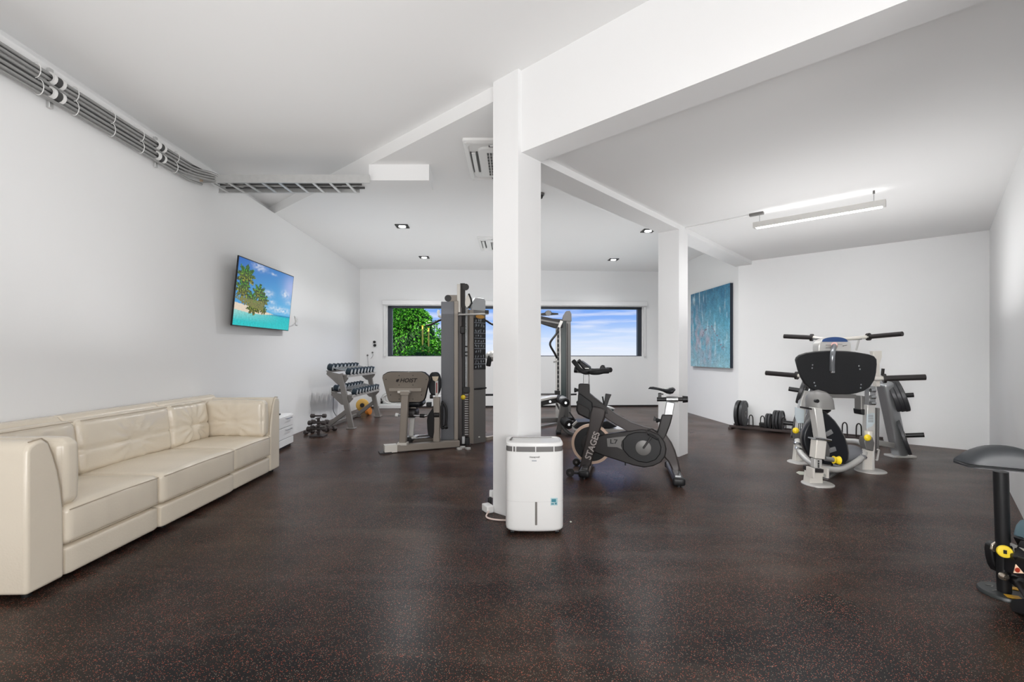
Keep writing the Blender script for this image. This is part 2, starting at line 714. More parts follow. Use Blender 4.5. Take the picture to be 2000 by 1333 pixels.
# columns and beams
for c in (C1, C2):
    q = [c, c + d1 * CZ, c + d1 * CZ + d3 * 0.262, c + d3 * 0.262]
    struct('column', MB().prism(q, (0, 0, (Z_NEAR if c is C1 else Z_BEAM + 0.05))), M['wall'])
a0 = C1 + d3 * 0.036
q = [a0 + d1 * 0.05, a0 - d1 * 3.05, a0 - d1 * 3.05 + d3 * 0.226, a0 + d1 * 0.05 + d3 * 0.226]
struct('beam', MB().prism([V((p.x, p.y, Z_BEAM)) for p in q], (0, 0, Z_NEAR - Z_BEAM)), M['wall'])
endp = (PV - C1).dot(d3)
q = [C1 + d3 * 0.262 + d1 * 0.01, C1 + d3 * (endp + 0.05) + d1 * 0.01, C1 + d3 * (endp + 0.45) + d1 * (CZ + 0.02), C1 + d3 * 0.262 + d1 * CZ]
struct('beam', MB().prism([V((p.x, p.y, Z_BEAM)) for p in q], (0, 0, Z_BACK + 0.01 - Z_BEAM)), M['wall'])
# boxed bulkhead that takes the cable tray
b0, b1 = at(720.6, 352.5, 4.8), at(838, 352.5, 4.8)
zb = 3.006
ln = V((b0.x, 4.80, zb))
q = [ln, V((b1.x, 4.80, zb)), V((b1.x - 0.01, 5.10, zb)), ln + sdir * (0.30 / sdir.y)]
struct('beam', MB().prism(q, (0, 0, Z_BACK + 0.003 - zb)), M['wall'])

# walls
th = 0.2
A = V((wall_x(-11.0), -11.0, 0))
wl = wallseg(A, BL, 0, 3.168, 0.14, (-1, 0, 0))
wl.add(*(lambda w_: (w_.v, w_.f))(wallseg(A + V((-0.14, 0, 0)), BL + V((-0.14, 0, 0)), 0, Z_NEAR, 0.1, (-1, 0, 0))))
struct('wall_left', wl, M['wall'])
W0 = vplane(757, 697, BL, back_dir)
W1 = vplane(1254, 697, BL, back_dir)
WZ0, WZ1 = 1.178, 2.335
BR = BL + back_dir * 7.6
mb = MB()
for (p, q_, z0, z1) in ((BL - back_dir * 0.3, BR, 0, WZ0), (BL - back_dir * 0.3, BR, WZ1, Z_NEAR), (BL - back_dir * 0.3, W0, WZ0, WZ1), (W1, BR, WZ0, WZ1)):
    t_ = wallseg(V((p.x, p.y, 0)), V((q_.x, q_.y, 0)), z0, z1, th, (0, 1, 0))
    mb.add(t_.v, t_.f)
struct('wall_back', mb, M['wall'])
struct('wall_right_back', wallseg(PV, PB + (PB - PV) * 0.05, 0, Z_NEAR, th, (1, 0, 0)), M['wall'])
struct('wall_right_end', wallseg(PV + d1 * 0.0, PW - d1 * 0.1, 0, Z_NEAR, th, (1, 1, 0)), M['wall'])
struct('wall_right', wallseg(PW + d3 * 0.1, PK, 0, Z_NEAR, th, (1, -0.5, 0)), M['wall'])
PK2 = PK - d1 * 2.9
struct('wall_right_front', wallseg(PK, PK2, 0, Z_NEAR, th, (1, 1, 0)), M['wall'])
struct('wall_right_side', wallseg(PK2, V((PK2.x, -11.2, 0)), 0, Z_NEAR, th, (1, 0, 0)), M['wall'])
struct('wall_front', wallseg(V((-3.4, -11.0, 0)), V((PK2.x + 0.2, -11.0, 0)), 0, Z_NEAR, th, (0, -1, 0)), M['wall'])
bb = wallseg(BL + back_dir * 0.005, BR, 0, 0.035, -0.012, (0, 1, 0))
struct('baseboard_back', bb, M['dark_grey'])

# window in the back wall
win = thing('window_1', None, None, W0, math.atan2(back_dir.y, back_dir.x), kind='structure')
wl_ = (W1 - W0).length
fm = MB()
fw, fd = 0.055, 0.10
zc = (WZ0 + WZ1) / 2
fm.box((0.04, 0.09, zc - W0.z), (0.08, fd, WZ1 - WZ0))
fm.box((wl_ - 0.045, 0.09, zc - W0.z), (0.09, fd, WZ1 - WZ0))
fm.box((wl_ / 2, 0.09, WZ1 - 0.025 - W0.z), (wl_, fd, 0.05))
fm.box((wl_ / 2, 0.09, WZ0 + 0.008 - W0.z), (wl_, fd, 0.016))
M['win_frame'] = mat('dark_window_frame', rgb(62, 66, 74), 0.35, 0.5)
f_ = fm.build('window_frame', 'win_frame', win, local=True)
M['seal'] = mat('pale_frame_seal', rgb(150, 156, 165), 0.5)
sm = MB().box((0.088, 0.12, zc - W0.z), (0.012, 0.03, WZ1 - WZ0 - 0.06)).build('seal', 'seal', f_, local=True)
gm = bpy.data.materials.new('window_glass')
gm.use_nodes = True
t = gm.node_tree
t.nodes.clear()
tr = t.nodes.new('ShaderNodeBsdfTransparent')
gl = t.nodes.new('ShaderNodeBsdfGlossy')
gl.inputs['Roughness'].default_value = 0.02
fr_ = t.nodes.new('ShaderNodeFresnel')
fr_.inputs['IOR'].default_value = 1.06
ms = t.nodes.new('ShaderNodeMixShader')
oo = t.nodes.new('ShaderNodeOutputMaterial')
t.links.new(fr_.outputs[0], ms.inputs[0])
t.links.new(tr.outputs[0], ms.inputs[1])
t.links.new(gl.outputs[0], ms.inputs[2])
t.links.new(ms.outputs[0], oo.inputs[0])
MB().box((wl_ / 2, 0.11, zc - W0.z), (wl_ - 0.13, 0.006, WZ1 - WZ0 - 0.06)).build('window_glass', gm, win, local=True)

# roller blind cassette with its two side guides
bt = thing('roller_blind', 'long slim white roller blind box with side guides round the back window', 'blind', W0, math.atan2(back_dir.y, back_dir.x))
zt = WZ1 - W0.z
MB().box((wl_ / 2, -0.05, zt + 0.063), (wl_ + 0.2, 0.10, 0.10)).build('cassette', 'white_paint', bt, local=True, bevel=0.008)
MB().box((wl_ / 2, -0.055, zt + 0.008), (wl_ + 0.14, 0.03, 0.02)).build('bottom_bar', 'white_plastic', bt, local=True, bevel=0.003)
for xx in (-0.055, wl_ + 0.055):
    MB().box((xx, -0.02, (zt + WZ0 - W0.z) / 2), (0.05, 0.04, zt - (WZ0 - W0.z))).build('side_guide', 'white_paint', bt, local=True, bevel=0.004)

# outside ground
gmt = mat('outside_grass', (0.05, 0.10, 0.02), 0.9, var=0.3, vscale=6)
struct('ground', MB().prism([(-30, 11.7, -0.1), (30, 11.7, -0.1), (30, 60, -0.6), (-30, 60, -0.6)], (0, 0, -0.2)), gmt)
# ------------------------------------------------------------------ ceiling things
def downlight(px, py, label, power=150):
    p = gp(px, py, Z_BACK)
    t = thing('downlight', label, 'light', (p.x, p.y, Z_BACK), 0.05, 'recessed square downlights')
    s = 0.19
    m = MB()
    for a, b, c, d in ((0, -s / 2 + .011, s, .022), (0, s / 2 - .011, s, .022), (-s / 2 + .011, 0, .022, s), (s / 2 - .011, 0, .022, s)):
        m.box((a, b, -0.006), (c, d, 0.012))
    m.build('frame', 'black', t, local=True)
    m = MB()
    n = 24
    m.rings([[V((math.cos(2 * math.pi * i / n) * r, math.sin(2 * math.pi * i / n) * r, z)) for i in range(n)] for r, z in ((0.085, -0.004), (0.05, -0.0015))], caps=False)
    m.add([(-.085, -.085, -.002), (.085, -.085, -.002), (.085, .085, -.002), (-.085, .085, -.002)], [(3, 2, 1, 0)])
    m.build('baffle', 'dark_grey', t, local=True)
    MB().cyl((0, 0, -0.003), (0, 0, -0.016), 0.05, 0.055).build('lamp', 'glow', t, local=True)
    d = bpy.data.lights.new('downlight_lamp', 'SPOT')
    d.energy = power
    d.spot_size = math.radians(150)
    d.spot_blend = 1.0
    d.shadow_soft_size = 0.05
    o = bpy.data.objects.new('downlight_lamp', d)
    o.location = (p.x, p.y, Z_BACK - 0.03)
    COL.objects.link(o)


downlight(785.6, 441.6, 'square black framed downlight nearest the boxed bulkhead')
downlight(828.5, 502.5, 'square black framed downlight left of the distant ceiling cassette', 110)
downlight(1265.8, 450.5, 'square black framed downlight beside the top of the far column')
downlight(1198, 507, 'square black framed downlight above the right half of the window', 110)
downlight(1038, 446, 'added square black framed downlight unseen behind the front column, nearer row')  # unseen pair added to brighten the back, following the row spacing
downlight(1016, 505, 'added square black framed downlight unseen behind the front column, farther row', 110)

M['slot'] = mat('dark_grille_slot', rgb(70, 70, 70), 0.6)
M['ac_white'] = mat('cassette_white', (0.80, 0.80, 0.79), 0.45)


def cassette(x0, y0, label):
    t = thing('ceiling_air_conditioner', label, 'air conditioner', (x0 + 0.475, y0 + 0.475, Z_BACK), 0.0, 'ceiling cassette air conditioners')
    h = 0.475
    prof = []
    # outer panel with a slightly domed ring
    def sq(s, z, r):
        out = []
        for cx_, cy_, a0_ in ((s - r, s - r, 0), (-s + r, s - r, 110), (-s + r, -s + r, 180), (s - r, -s + r, 270)):
            for k in range(6):
                a = math.radians(a0_ + 90 * k / 5)
                out.append(V((cx_ + r * math.cos(a), cy_ + r * math.sin(a), z)))
        return out
    MB().rings([sq(h, 0, 0.02), sq(h, -0.022, 0.02), sq(h - 0.015, -0.035, 0.03), sq(0.435, -0.038, 0.08), sq(0.425, -0.020, 0.09), sq(0.33, -0.020, 0.06)][::-1]).build('panel', 'ac_white', t, local=True)
    MB().rings([sq(0.345, -0.015, 0.08), sq(0.345, -0.042, 0.08), sq(0.325, -0.050, 0.08)][::-1]).build('grille_frame', 'ac_white', t, local=True)
    m = MB()
    for j in range(8):
        y = -0.245 + j * 0.070
        for i in range(19):
            m.box((-0.252 + i * 0.028, y, -0.051), (0.018, 0.054, 0.004))
    m.build('grille_slots', 'slot', t, local=True)
    for a in range(4):
        R = Matrix.Rotation(a * math.pi / 2, 3, 'Z')
        MB().box(R @ V((0, -0.392, -0.030)), (0.46, 0.040, 0.012), R).build('louvre', 'white_plastic', t, local=True, bevel=0.004)
        MB().box(R @ V((0, -0.360, -0.024)), (0.48, 0.016, 0.010), R).box(R @ V((0, -0.4185, -0.026)), (0.48, 0.008, 0.008), R).build('outlet_gap', 'slot', t, local=True)
        c = R @ V((0.448, -0.448, -0.036))
        MB().cyl(c, c + V((0, 0, -0.004)), 0.012).build('screw_cap', 'ac_white', t, local=True)


p = gp(902.5, 277, Z_BACK - 0.035)
cassette(p.x, p.y, 'square white ceiling cassette air conditioner nearest the front column')
p = gp(932, 466, Z_BACK - 0.035)
cassette(p.x, p.y, 'farther square white ceiling cassette air conditioner seen small behind the column')

# small dark sensor beside the front column
p = gp(1056.5, 383, Z_BACK - 0.03)
t = thing('ceiling_sensor', 'small dark round device on the ceiling just right of the front column', 'sensor', (p.x - 0.01, p.y, Z_BACK))
MB().cyl((0, 0, 0), (0, 0, -0.025), 0.055, 0.05).build('base', 'mid_grey', t, local=True)
MB().cyl((0, 0, -0.025), (0, 0, -0.06), 0.04, 0.028).build('dome', 'black', t, local=True)

# linear light hung from the right ceiling
tube_dir = -d1


def linear_light(p, L_, label, power, name='linear_light'):
    t = thing(name, label, 'light', (p.x, p.y, 2.578), math.atan2(tube_dir.y, tube_dir.x), 'hanging linear lights')
    hx = L_ / 2
    m = MB()
    m.box((hx, 0, 0.055), (L_, 0.012, 0.012))
    for sgn in (-1, 1):
        m.box((hx, sgn * 0.031, 0.036), (L_, 0.006, 0.06))
    m.box((0.012, 0, 0.036), (0.024, 0.062, 0.06)).box((L_ - 0.012, 0, 0.036), (0.024, 0.062, 0.06))
    m.build('housing', 'silver', t, local=True, bevel=0.002)
    m = MB().box((hx, 0, 0.008), (L_ - 0.06, 0.054, 0.014))
    m.build('diffuser', 'glow', t, local=True)
    up = MB()
    up.box((hx, 0.018, 0.05), (L_ - 0.08, 0.016, 0.004)).box((hx, -0.018, 0.05), (L_ - 0.08, 0.016, 0.004))
    up.build('uplight_strip', 'glow', t, local=True)
    for xx in (0.06, L_ - 0.09):
        MB().cyl((xx, 0, 0.06), (xx, 0, Z_RIGHT - 2.578), 0.003, n=8).build('hanger', 'steel', t, local=True)
    MB().box((0.03, 0, Z_RIGHT - 2.578 - 0.014), (0.14, 0.045, 0.028)).build('feed_box', 'mid_grey', t, local=True, bevel=0.003)
    MB().cyl((L_ - 0.09, 0, Z_RIGHT - 2.578 - 0.03), (L_ - 0.09, 0, Z_RIGHT - 2.578), 0.009, n=10).build('ceiling_plug', 'mid_grey', t, local=True)
    c = V((p.x, p.y, 2.56)) + tube_dir * hx
    area(name + '_lamp', c, c + V((0, 0, -1)), 0.05, L_ - 0.1, power).rotation_euler = (0, 0, math.atan2(tube_dir.y, tube_dir.x) - math.pi / 2)
    return t


LP = at(1480, 446.5, 5.05)
linear_light(V((LP.x - 0.03, LP.y + 0.03, 0)), 1.13, 'slim glowing linear light hanging under the right-hand ceiling', 9)
# surface conduit that feeds it
m = MB().tube([gp(1338, 446, Z_RIGHT - 0.01), gp(1462, 421.5, Z_RIGHT - 0.01)], 0.007, 8)
setp(m.build('electrical_conduit', 'white_paint'), 'thin white conduit on the ceiling running from the far column to the linear light', 'conduit')
# ------------------------------------------------------------------ cream leather sofa along the left wall
M['leather'] = mat('cream_leather', (0.74, 0.665, 0.55), 0.22, bump=0.35, bscale=90, var=0.05, vscale=3)
M['seam'] = mat('leather_seam', (0.44, 0.37, 0.28), 0.5)
F0 = V((-2.356, 2.259, 0))
s1 = V((-0.0296, 0.99956, 0)).normalized()
s2 = V((-s1.y, s1.x, 0))
SFR = (s1, s2, Z_)


def sp(u, w_, z):
    return F0 + s1 * u + s2 * w_ + Z_ * z


sofa = thing('sofa', 'long cream leather sofa with three seats standing against the left wall', 'sofa', F0, math.atan2(s1.y, s1.x))
SL, SD = 2.62, 0.735


def arm(u0, sg, top):
    prof = [(0, .03), (0, top - .05), (.012, top - .02), (.045, top), (.085, top + .004), (.115, top - .02), (.140, top - .085), (.165, top - .17), (.185, .50), (.195, .40), (.2, .20), (.2, .03)]
    return MB().prism([sp(u0 + sg * a, 0, z) for a, z in prof], s2 * SD)


for u0, sg, tp in ((0, 1, .775), (SL, -1, .765)):
    arm_o = arm(u0, sg, tp).build('arm', 'leather', sofa, bevel=0.018, seg=4, smooth=60)
    prof = [(.02, tp - .002), (.045, tp + .003), (.085, tp + .007), (.115, tp - .017), (.145, tp - .085), (.17, tp - .17), (.19, .50), (.2, .40)]
    MB().tube([sp(u0 + sg * a, .012, z) for a, z in prof], .0035, 6).build('seam', 'seam', arm_o)
seats = ((.2, .885), (.885, 1.765), (1.765, SL - .2))


def crease_seat(hx, hy, ph):
    def fn(p, n):
        d = 0.0
        if n.z > 0.6:
            d -= 0.006 * math.exp(-((abs(p.y + hy * 0.1)) / .012) ** 2) * 0
            d += 0.004 * noise.noise(V((p.x * 5 + ph, p.y * 5, 0)))
        if n.y < -0.6:
            d += 0.004 * noise.noise(V((p.x * 14 + ph, 0, p.z * 6)))
        return d
    return fn


for i, (a, b) in enumerate(seats):
    w_ = b - a
    ex = 0.012 if i == 1 else 0.0
    MB().cushion(sp((a + b) / 2, (SD - .02) / 2 - ex / 2, .105), (w_ - .008, SD - .02 + ex, .155), SFR, r=.022, n=14, bulge=(0, .004, .004)).build('base', 'leather', sofa, smooth=60)
    sc = MB().cushion(sp((a + b) / 2, .315 - ex / 2, .292), (w_ - .006, .64 + ex, .20), SFR, r=.03, n=26, bulge=(.002, .012, .028), fn=crease_seat(w_ / 2, .32, i * 3.1)).build('seat_cushion', 'leather', sofa, smooth=60)
    sm_ = MB()
    for z in (.378, .207):
        sm_.tube([sp(a + .02 + (w_ - .04) * k / 8, -.008 - ex - .008 * math.sin(math.pi * k / 8), z + (.006 * math.sin(math.pi * k / 8) if z > .3 else 0)) for k in range(9)], .0032, 6)
    sm_.build('seam', 'seam', sc)
# back frame behind the cushions
for i, (a, b) in enumerate(((.02, .885), (.885, 1.765), (1.765, SL - .02))):
    prof = [(SD, .18), (SD, .76), (SD - .01, .785), (SD - .035, .795), (SD - .075, .788), (SD - .10, .76), (SD - .12, .68), (SD - .13, .4), (SD - .13, .18)]
    MB().prism([sp(a + .003, q, z) for q, z in prof], s1 * (b - a - .006)).build('back_frame', 'leather', sofa, bevel=0.012, seg=3, smooth=60)


def tuft(hx, hz, seed, cross=True, depth=.012):
    def fn(p, n):
        d = 0.0
        if n.y < -0.5:
            d -= depth * math.exp(-((p.z + hz * .12) / .012) ** 2)
            if cross:
                d -= depth * .5 * math.exp(-(p.x / .010) ** 2)
                rr = math.hypot(p.x, p.z + hz * .12)
                d -= .020 * math.exp(-(rr / .05) ** 2)
                ang = math.atan2(p.z + hz * .12, p.x)
                d += .007 * math.sin(ang * 13 + seed) * math.exp(-((rr - .12) / .09) ** 2)
            d += .006 * noise.noise(V((p.x * 9 + seed, 0, p.z * 5)))
        return d
    return fn


tl = 0.10
bf = (s1, (s2 * math.cos(tl) - Z_ * math.sin(tl) * -1 * 0 + Z_ * 0).normalized(), Z_)
by = (s2 * math.cos(tl) - Z_ * math.sin(tl)).normalized()
bz = (Z_ * math.cos(tl) + s2 * math.sin(tl)).normalized()
for i, (a, b) in enumerate(((.2, .885), (.885, 1.765), (1.765, SL - .33))):
    w_ = b - a
    c = sp((a + b) / 2, .585, .572)
    bc = MB().cushion(c, (w_ - .004, .12, .375), (s1, by, bz), r=.045, n=34, bulge=(.002, .035, .01), fn=tuft(w_ / 2, .19, i * 2.0)).build('back_cushion', 'leather', sofa, smooth=60)
    MB().tube([c + s1 * ((w_ / 2 - .03) * (k / 5 - 1)) - by * .06 + bz * .178 for k in range(11)], .003, 6).build('seam', 'seam', bc)
# loose cushions inside the two arms
for u0, sg in ((.255, 1), (SL - .255, -1)):
    fr = (s2 * sg, s1 * (-sg), Z_)
    fx = (s2, s1 * (-1) if sg < 0 else s1, Z_)
    c = sp(u0, .30, .575)
    if sg < 0:
        fr = (s2, s1, Z_)
    else:
        fr = (s2 * -1, s1 * -1, Z_)
    MB().cushion(c, (.57, .12, .36), fr, r=.045, n=30, bulge=(.008, .022, .008), wr=.004, seed=u0 * 4, fn=tuft(.28, .18, 1.3 + u0, True, .008)).build('arm_cushion', 'leather', sofa, smooth=60)
for u in (.06, 1.0, 1.65, SL - .06):
    for q in (.06, SD - .06):
        MB().cyl(sp(u, q, 0), sp(u, q, .04), .02).build('foot', 'black', sofa)

# ------------------------------------------------------------------ small drawer unit past the sofa
q0, q1 = gp(549.8, 881), gp(573.4, 869)
dd = (q1 - q0).normalized()
L0 = q0 - dd * 0.16
dw = (q1 - L0).length
dn = V((-dd.y, dd.x, 0))
if dn.x > 0:
    dn = -dn
dr = thing('drawer_unit', 'low white drawer unit standing past the far arm of the sofa', 'drawers', L0, math.atan2(dd.y, dd.x))
hgt = .425


def dp(u, w_, z):
    return L0 + dd * u + dn * w_ + Z_ * z


MB().prism([dp(0, .02, .03), dp(dw, .02, .03), dp(dw, .34, .03), dp(0, .34, .03)], Z_ * (hgt - .03)).build('carcass', 'white_paint', dr, bevel=.004)
MB().prism([dp(.02, .03, 0), dp(dw - .02, .03, 0), dp(dw - .02, .32, 0), dp(.02, .32, 0)], Z_ * .032).build('plinth', 'dark_grey', dr)
for z0, z1 in ((.035, .125), (.13, .27), (.275, .415)):
    d_ = MB().prism([dp(.006, 0, z0 + .003), dp(dw - .006, 0, z0 + .003), dp(dw - .006, .02, z0 + .003), dp(.006, .02, z0 + .003)], Z_ * (z1 - z0 - .004)).build('drawer', 'white_paint', dr, bevel=.003)
    if z0 > .1:
        h = rounded([dp(dw * .5, 0, z1 - .03), dp(dw * .5, -.022, z1 - .03), dp(dw * .82, -.022, z1 - .03), dp(dw * .82, 0, z1 - .03)], .01)
        MB().tube(h, .0045, 8).build('handle', 'chrome', d_)
m = MB()
m.cushion(dp(dw * .55, .10, hgt + .012), (.10, .035, .022), (dd, dn, Z_), r=.008, n=6, bulge=(0, 0, 0))
setp(m.build('remote_control', 'black'), 'small black remote lying on top of the white drawer unit', 'remote control')

# ------------------------------------------------------------------ television on its swing arm
YL, YR = 5.2, 6.7
tBL, tTL = at(452.8, 636, YL), at(466.9, 499, YL)
tBR, tTR = at(563.4, 647.2, YR), at(574.7, 540.3, YR)
tx = ((tBR - tBL) + (tTR - tTL)).normalized()
tz = ((tTL - tBL) + (tTR - tBR))
tz = (tz - tx * tz.dot(tx)).normalized()
tn = tx.cross(tz).normalized()          # towards the room
if tn.x < 0:
    tn = -tn
tc_ = (tBL + tTL + tBR + tTR) / 4
TW, TH_ = ((tBR - tBL).length + (tTR - tTL).length) / 2, ((tTL - tBL).length + (tTR - tBR).length) / 2
tv = thing('television', 'large flat television showing a palm beach, angled out from the left wall', 'television', (tc_.x, tc_.y, tc_.z))


def tp(a, b, c):
    return tc_ + tx * a + tz * b + tn * c


R3 = Matrix((tx, tn, tz)).transposed()
MB().box(tp(0, 0, -.010), (TW, .016, TH_), R3).build('casing', 'black', tv, bevel=.003)
MB().box(tp(0, -.08, -.05), (TW * .6, .045, TH_ * .55), R3).build('back_housing', 'black', tv, bevel=.01)

# beach picture drawn as a fine coloured grid on the screen
GX, GY = 240, 136


def beach(u, v):
    """u to the right 0..1, v down 0..1"""
    nz_ = noise.noise
    hor = .76
    k = min(1, max(0, v / hor))
    sky_t = (0.01, 0.13, 0.52)
    sky_b = (0.10, 0.50, 0.86)
    kk = min(1, k * .75 + u * .35)
    c = [sky_t[i] * (1 - kk) + sky_b[i] * kk for i in range(3)]
    # lilac glow in the upper right
    g = math.exp(-(((u - .97) / .16) ** 2 + ((v - .22) / .22) ** 2))
    c = [c[i] * (1 - .6 * g) + (.62, .60, .95)[i] * .6 * g for i in range(3)]
    # clouds
    for cx_, cy_, rx, ry, st in ((.33, .05, .10, .05, .9), (.58, .08, .06, .02, .5), (.86, .36, .07, .06, .9), (.52, .42, .09, .05, .8), (.60, .55, .07, .03, .7), (.78, .66, .25, .05, .9), (.95, .5, .08, .04, .5)):
        d = math.exp(-(((u - cx_) / rx) ** 2 + ((v - cy_) / ry) ** 2)) * st * (.6 + .9 * nz_(V((u * 24, v * 30, 3))))
        d = min(1, max(0, d))
        c = [c[i] * (1 - d) + (.92, .95, 1.0)[i] * d for i in range(3)]
    # sea
    if v > hor - .01:
        t_ = min(1, (v - hor) / (1 - hor))
        t_ = max(0, t_)
        w1 = nz_(V((u * 40, v * 110, 5))) * .5 + nz_(V((u * 90, v * 200, 9))) * .4
        far = (0.0, 0.22, 0.48)
        mid = (0.0, 0.55, 0.60)
        near = (0.01, 0.62, 0.62)
        if t_ < .12:
            c = [far[i] * (1 - t_ / .12) + mid[i] * t_ / .12 for i in range(3)]
        else:
            c = [mid[i] * (1 - t_) + near[i] * t_ for i in range(3)]
        sh = max(0, 1 - t_ * 1.4) * max(0, 1 - u * 1.25)
        c = [c[i] * (1 - .75 * sh) + (.55, .85, .74)[i] * .75 * sh for i in range(3)]
        c = [max(0, c[i] * (1 + .55 * w1)) for i in range(3)]
    # sand spit
    top = .665 + .11 * (u / .76) ** 1.2
    bot = .765 + .035 * math.sin(u * 4.2) - .03 * (u / .76) ** 2
    if u < .76 and top < v < bot:
        a = .93 + .1 * nz_(V((u * 50, v * 80, 1)))
        c = [.92 * a, .78 * a, .62 * a]
    # palms
    for px_, py_, r, tw_, base in ((.13, .20, .16, .02, .69), (.10, .40, .14, .02, .67), (.36, .40, .13, .015, .70), (.44, .50, .11, .012, .70), (.36, .62, .10, .01, .72), (.46, .66, .07, .01, .74), (.24, .52, .11, .012, .69), (.28, .64, .12, .01, .71)):
        dx, dy = (u - px_) * 1.1, v - py_ - .05
        rr = math.hypot(dx, dy * .9)
        an = math.atan2(dy, dx)
        lobes = .55 + .45 * abs(math.sin(an * 4.5 + px_ * 40)) + .25 * nz_(V((u * 60, v * 60, 2)))
        if rr < r * lobes:
            q = min(1, max(0, nz_(V((u * 70, v * 45, 7))) * 1.1 + .45))
            dn_ = min(1, max(0, (dy / r + .5)))
            gr = (.10 + .55 * dn_ * q, .26 + .30 * q, .01)
            dk = .08 + .85 * q * q
            c = [gr[0] * dk, gr[1] * dk, gr[2] * dk]
        elif abs(u - px_ - .03 * (v - py_)) < tw_ * .45 and py_ < v < base:
            c = [.20, .15, .08]
    if u < .46 and .58 < v < .60 + .14 * min(1, u / .3) and v < top:
        q = nz_(V((u * 80, v * 60, 4))) * .5 + .5
        if q > .35:
            c = [.10 + .2 * q, .12 + .16 * q, .04]
    return c


def picture(name, fn, gx, gy, pos, m, parent):
    me = bpy.data.meshes.new(name)
    root = parent
    inv = LOC[root.name].inverted()
    vs, cs = [], []
    for j in range(gy + 1):
        for i in range(gx + 1):
            u, v = i / gx, j / gy
            vs.append(tuple(inv @ pos(u, v)))
            cs.append(fn(u, v))
    fs = []
    for j in range(gy):
        for i in range(gx):
            a = j * (gx + 1) + i
            fs.append((a, a + gx + 1, a + gx + 2, a + 1))
    me.from_pydata(vs, [], fs)
    ca = me.color_attributes.new('picture', 'FLOAT_COLOR', 'POINT')
    for i, c in enumerate(cs):
        ca.data[i].color = (c[0], c[1], c[2], 1)
    me.materials.append(m)
    me.update()
    o = bpy.data.objects.new(name, me)
    COL.objects.link(o)
    o.parent = parent
    return o


picture('screen', beach, GX, GY, lambda u, v: tp((u - .5) * (TW - .022), (.5 - v) * (TH_ - .022), -.0015), attr_mat('lit_screen', 'picture', .5, 0.72), tv)
# wall mount with folding arm
wm = V((wall_x(6.05), 6.05, 1.86))
mt = thing('tv_mount', 'black folding wall mount behind the television', 'bracket', wm)
MB().box(wm + V((.012, 0, 0)), (.022, .24, .34)).build('wall_plate', 'black', mt)
bpt = tp(0, -.02, -.09)
elb = (wm + bpt) / 2 + V((.0, .22, 0))
ma = MB()
for dz in (-.05, .05):
    ma.bar(wm + V((.03, 0, dz)), elb + Z_ * dz, .03, .04).bar(elb + Z_ * dz, bpt + Z_ * dz * .6, .03, .04)
ma.cyl(elb - Z_ * .08, elb + Z_ * .08, .02)
ma.build('arm', 'black', mt)
MB().box(tp(0, -.02, -.08), (.3, .02, .3), R3).build('tv_plate', 'black', mt)
# white cable plate on the wall with a short lead
cpY = 7.15
cp = V((wall_x(cpY), cpY, 1.2 + (HY - 627) * cpY / F_PX))
cpo = MB().box(cp + V((.012, 0, 0)), (.022, .085, .125))
pl_ = thing('wall_plate', 'white socket plate on the left wall just past the television', 'wall plate', cp)
MB().box(cp + V((.008, 0, 0)), (.014, .085, .13)).build('plate', 'white_plastic', pl_, bevel=.003)
MB().box(cp + V((.02, -.02, .01)), (.02, .03, .05)).build('plug', 'white_plastic', pl_, bevel=.003)
cab = spline([cp + V((.03, -.02, .0)), cp + V((.08, -.18, -.03)), cp + V((.16, -.40, .03)), cp + V((.26, -.62, .02))], 6)
setp(MB().tube(cab, .006, 8).build('television_cable', 'white_plastic'), 'white lead running from the wall plate behind the television', 'cable')

# ------------------------------------------------------------------ pipes high on the left wall and the cable tray


def wpt(Y, z, off):
    return V((wall_x(Y) + off, Y, z))


rows = ((3.083, .042, 'topmost'), (3.051, .044, 'second from the top'), (3.019, .042, 'third from the top'), (2.981, .044, 'fourth from the top'), (2.949, .042, 'second from the bottom'), (2.917, .044, 'bottom'))
for i, (z, off, lab) in enumerate(rows):
    pts = [wpt(1.6, z, off), wpt(3.0, z, off), wpt(4.15, z, off)]
    if i in (1, 2, 3, 4):
        k = i - 1
        pts += [wpt(4.4, z, off + .01), wpt(4.6, 3.02 + (z - 3.02) * .85, .075 + .012 * k), wpt(4.72 + .03 * k, 3.02 + .022 * (1.5 - k), .16 + .02 * k), wpt(4.80 + .055 * k, 2.997, .36), wpt(4.81 + .055 * k, 2.993, .8)]
        pts = pts[:3] + spline(pts[2:], 5)[1:]
    elif i == 0:
        pts += [wpt(5.05, z, off)]
    else:
        pts += [wpt(4.55, z, off), wpt(4.72, z + .02, off + .02)]
    o = MB().tube(pts, .0118, 10).build('conduit_pipe', 'pipe')
    setp(o, 'grey pipe along the top of the left wall, %s of the six' % lab, 'pipe', 'grey pipes high on the left wall')
blk = []
for k, (dz, off) in enumerate(((3.067, .034), (3.000, .036), (2.965, .034))):
    pts = [wpt(1.6, dz, off), wpt(4.2, dz, off), wpt(4.45, dz + .005, off + .005), wpt(4.66, 3.05 + (dz - 3.0) * .5, .05), wpt(4.84 + .03 * k, 3.085 - .012 * k, .09 + .02 * k), wpt(4.88 + .05 * k, 3.045, .26), wpt(4.86 + .06 * k, 3.024, .9), wpt(4.86 + .06 * k, 3.024, 1.4)]
    o = MB().tube(pts[:2] + spline(pts[1:], 5)[1:], .0095, 8).build('black_cable', 'pipe_dark')
    setp(o, ('highest', 'middle', 'lowest')[k] + ' of the black cables between the grey pipes, turning into the tray', 'cable', 'black cables on the left wall')
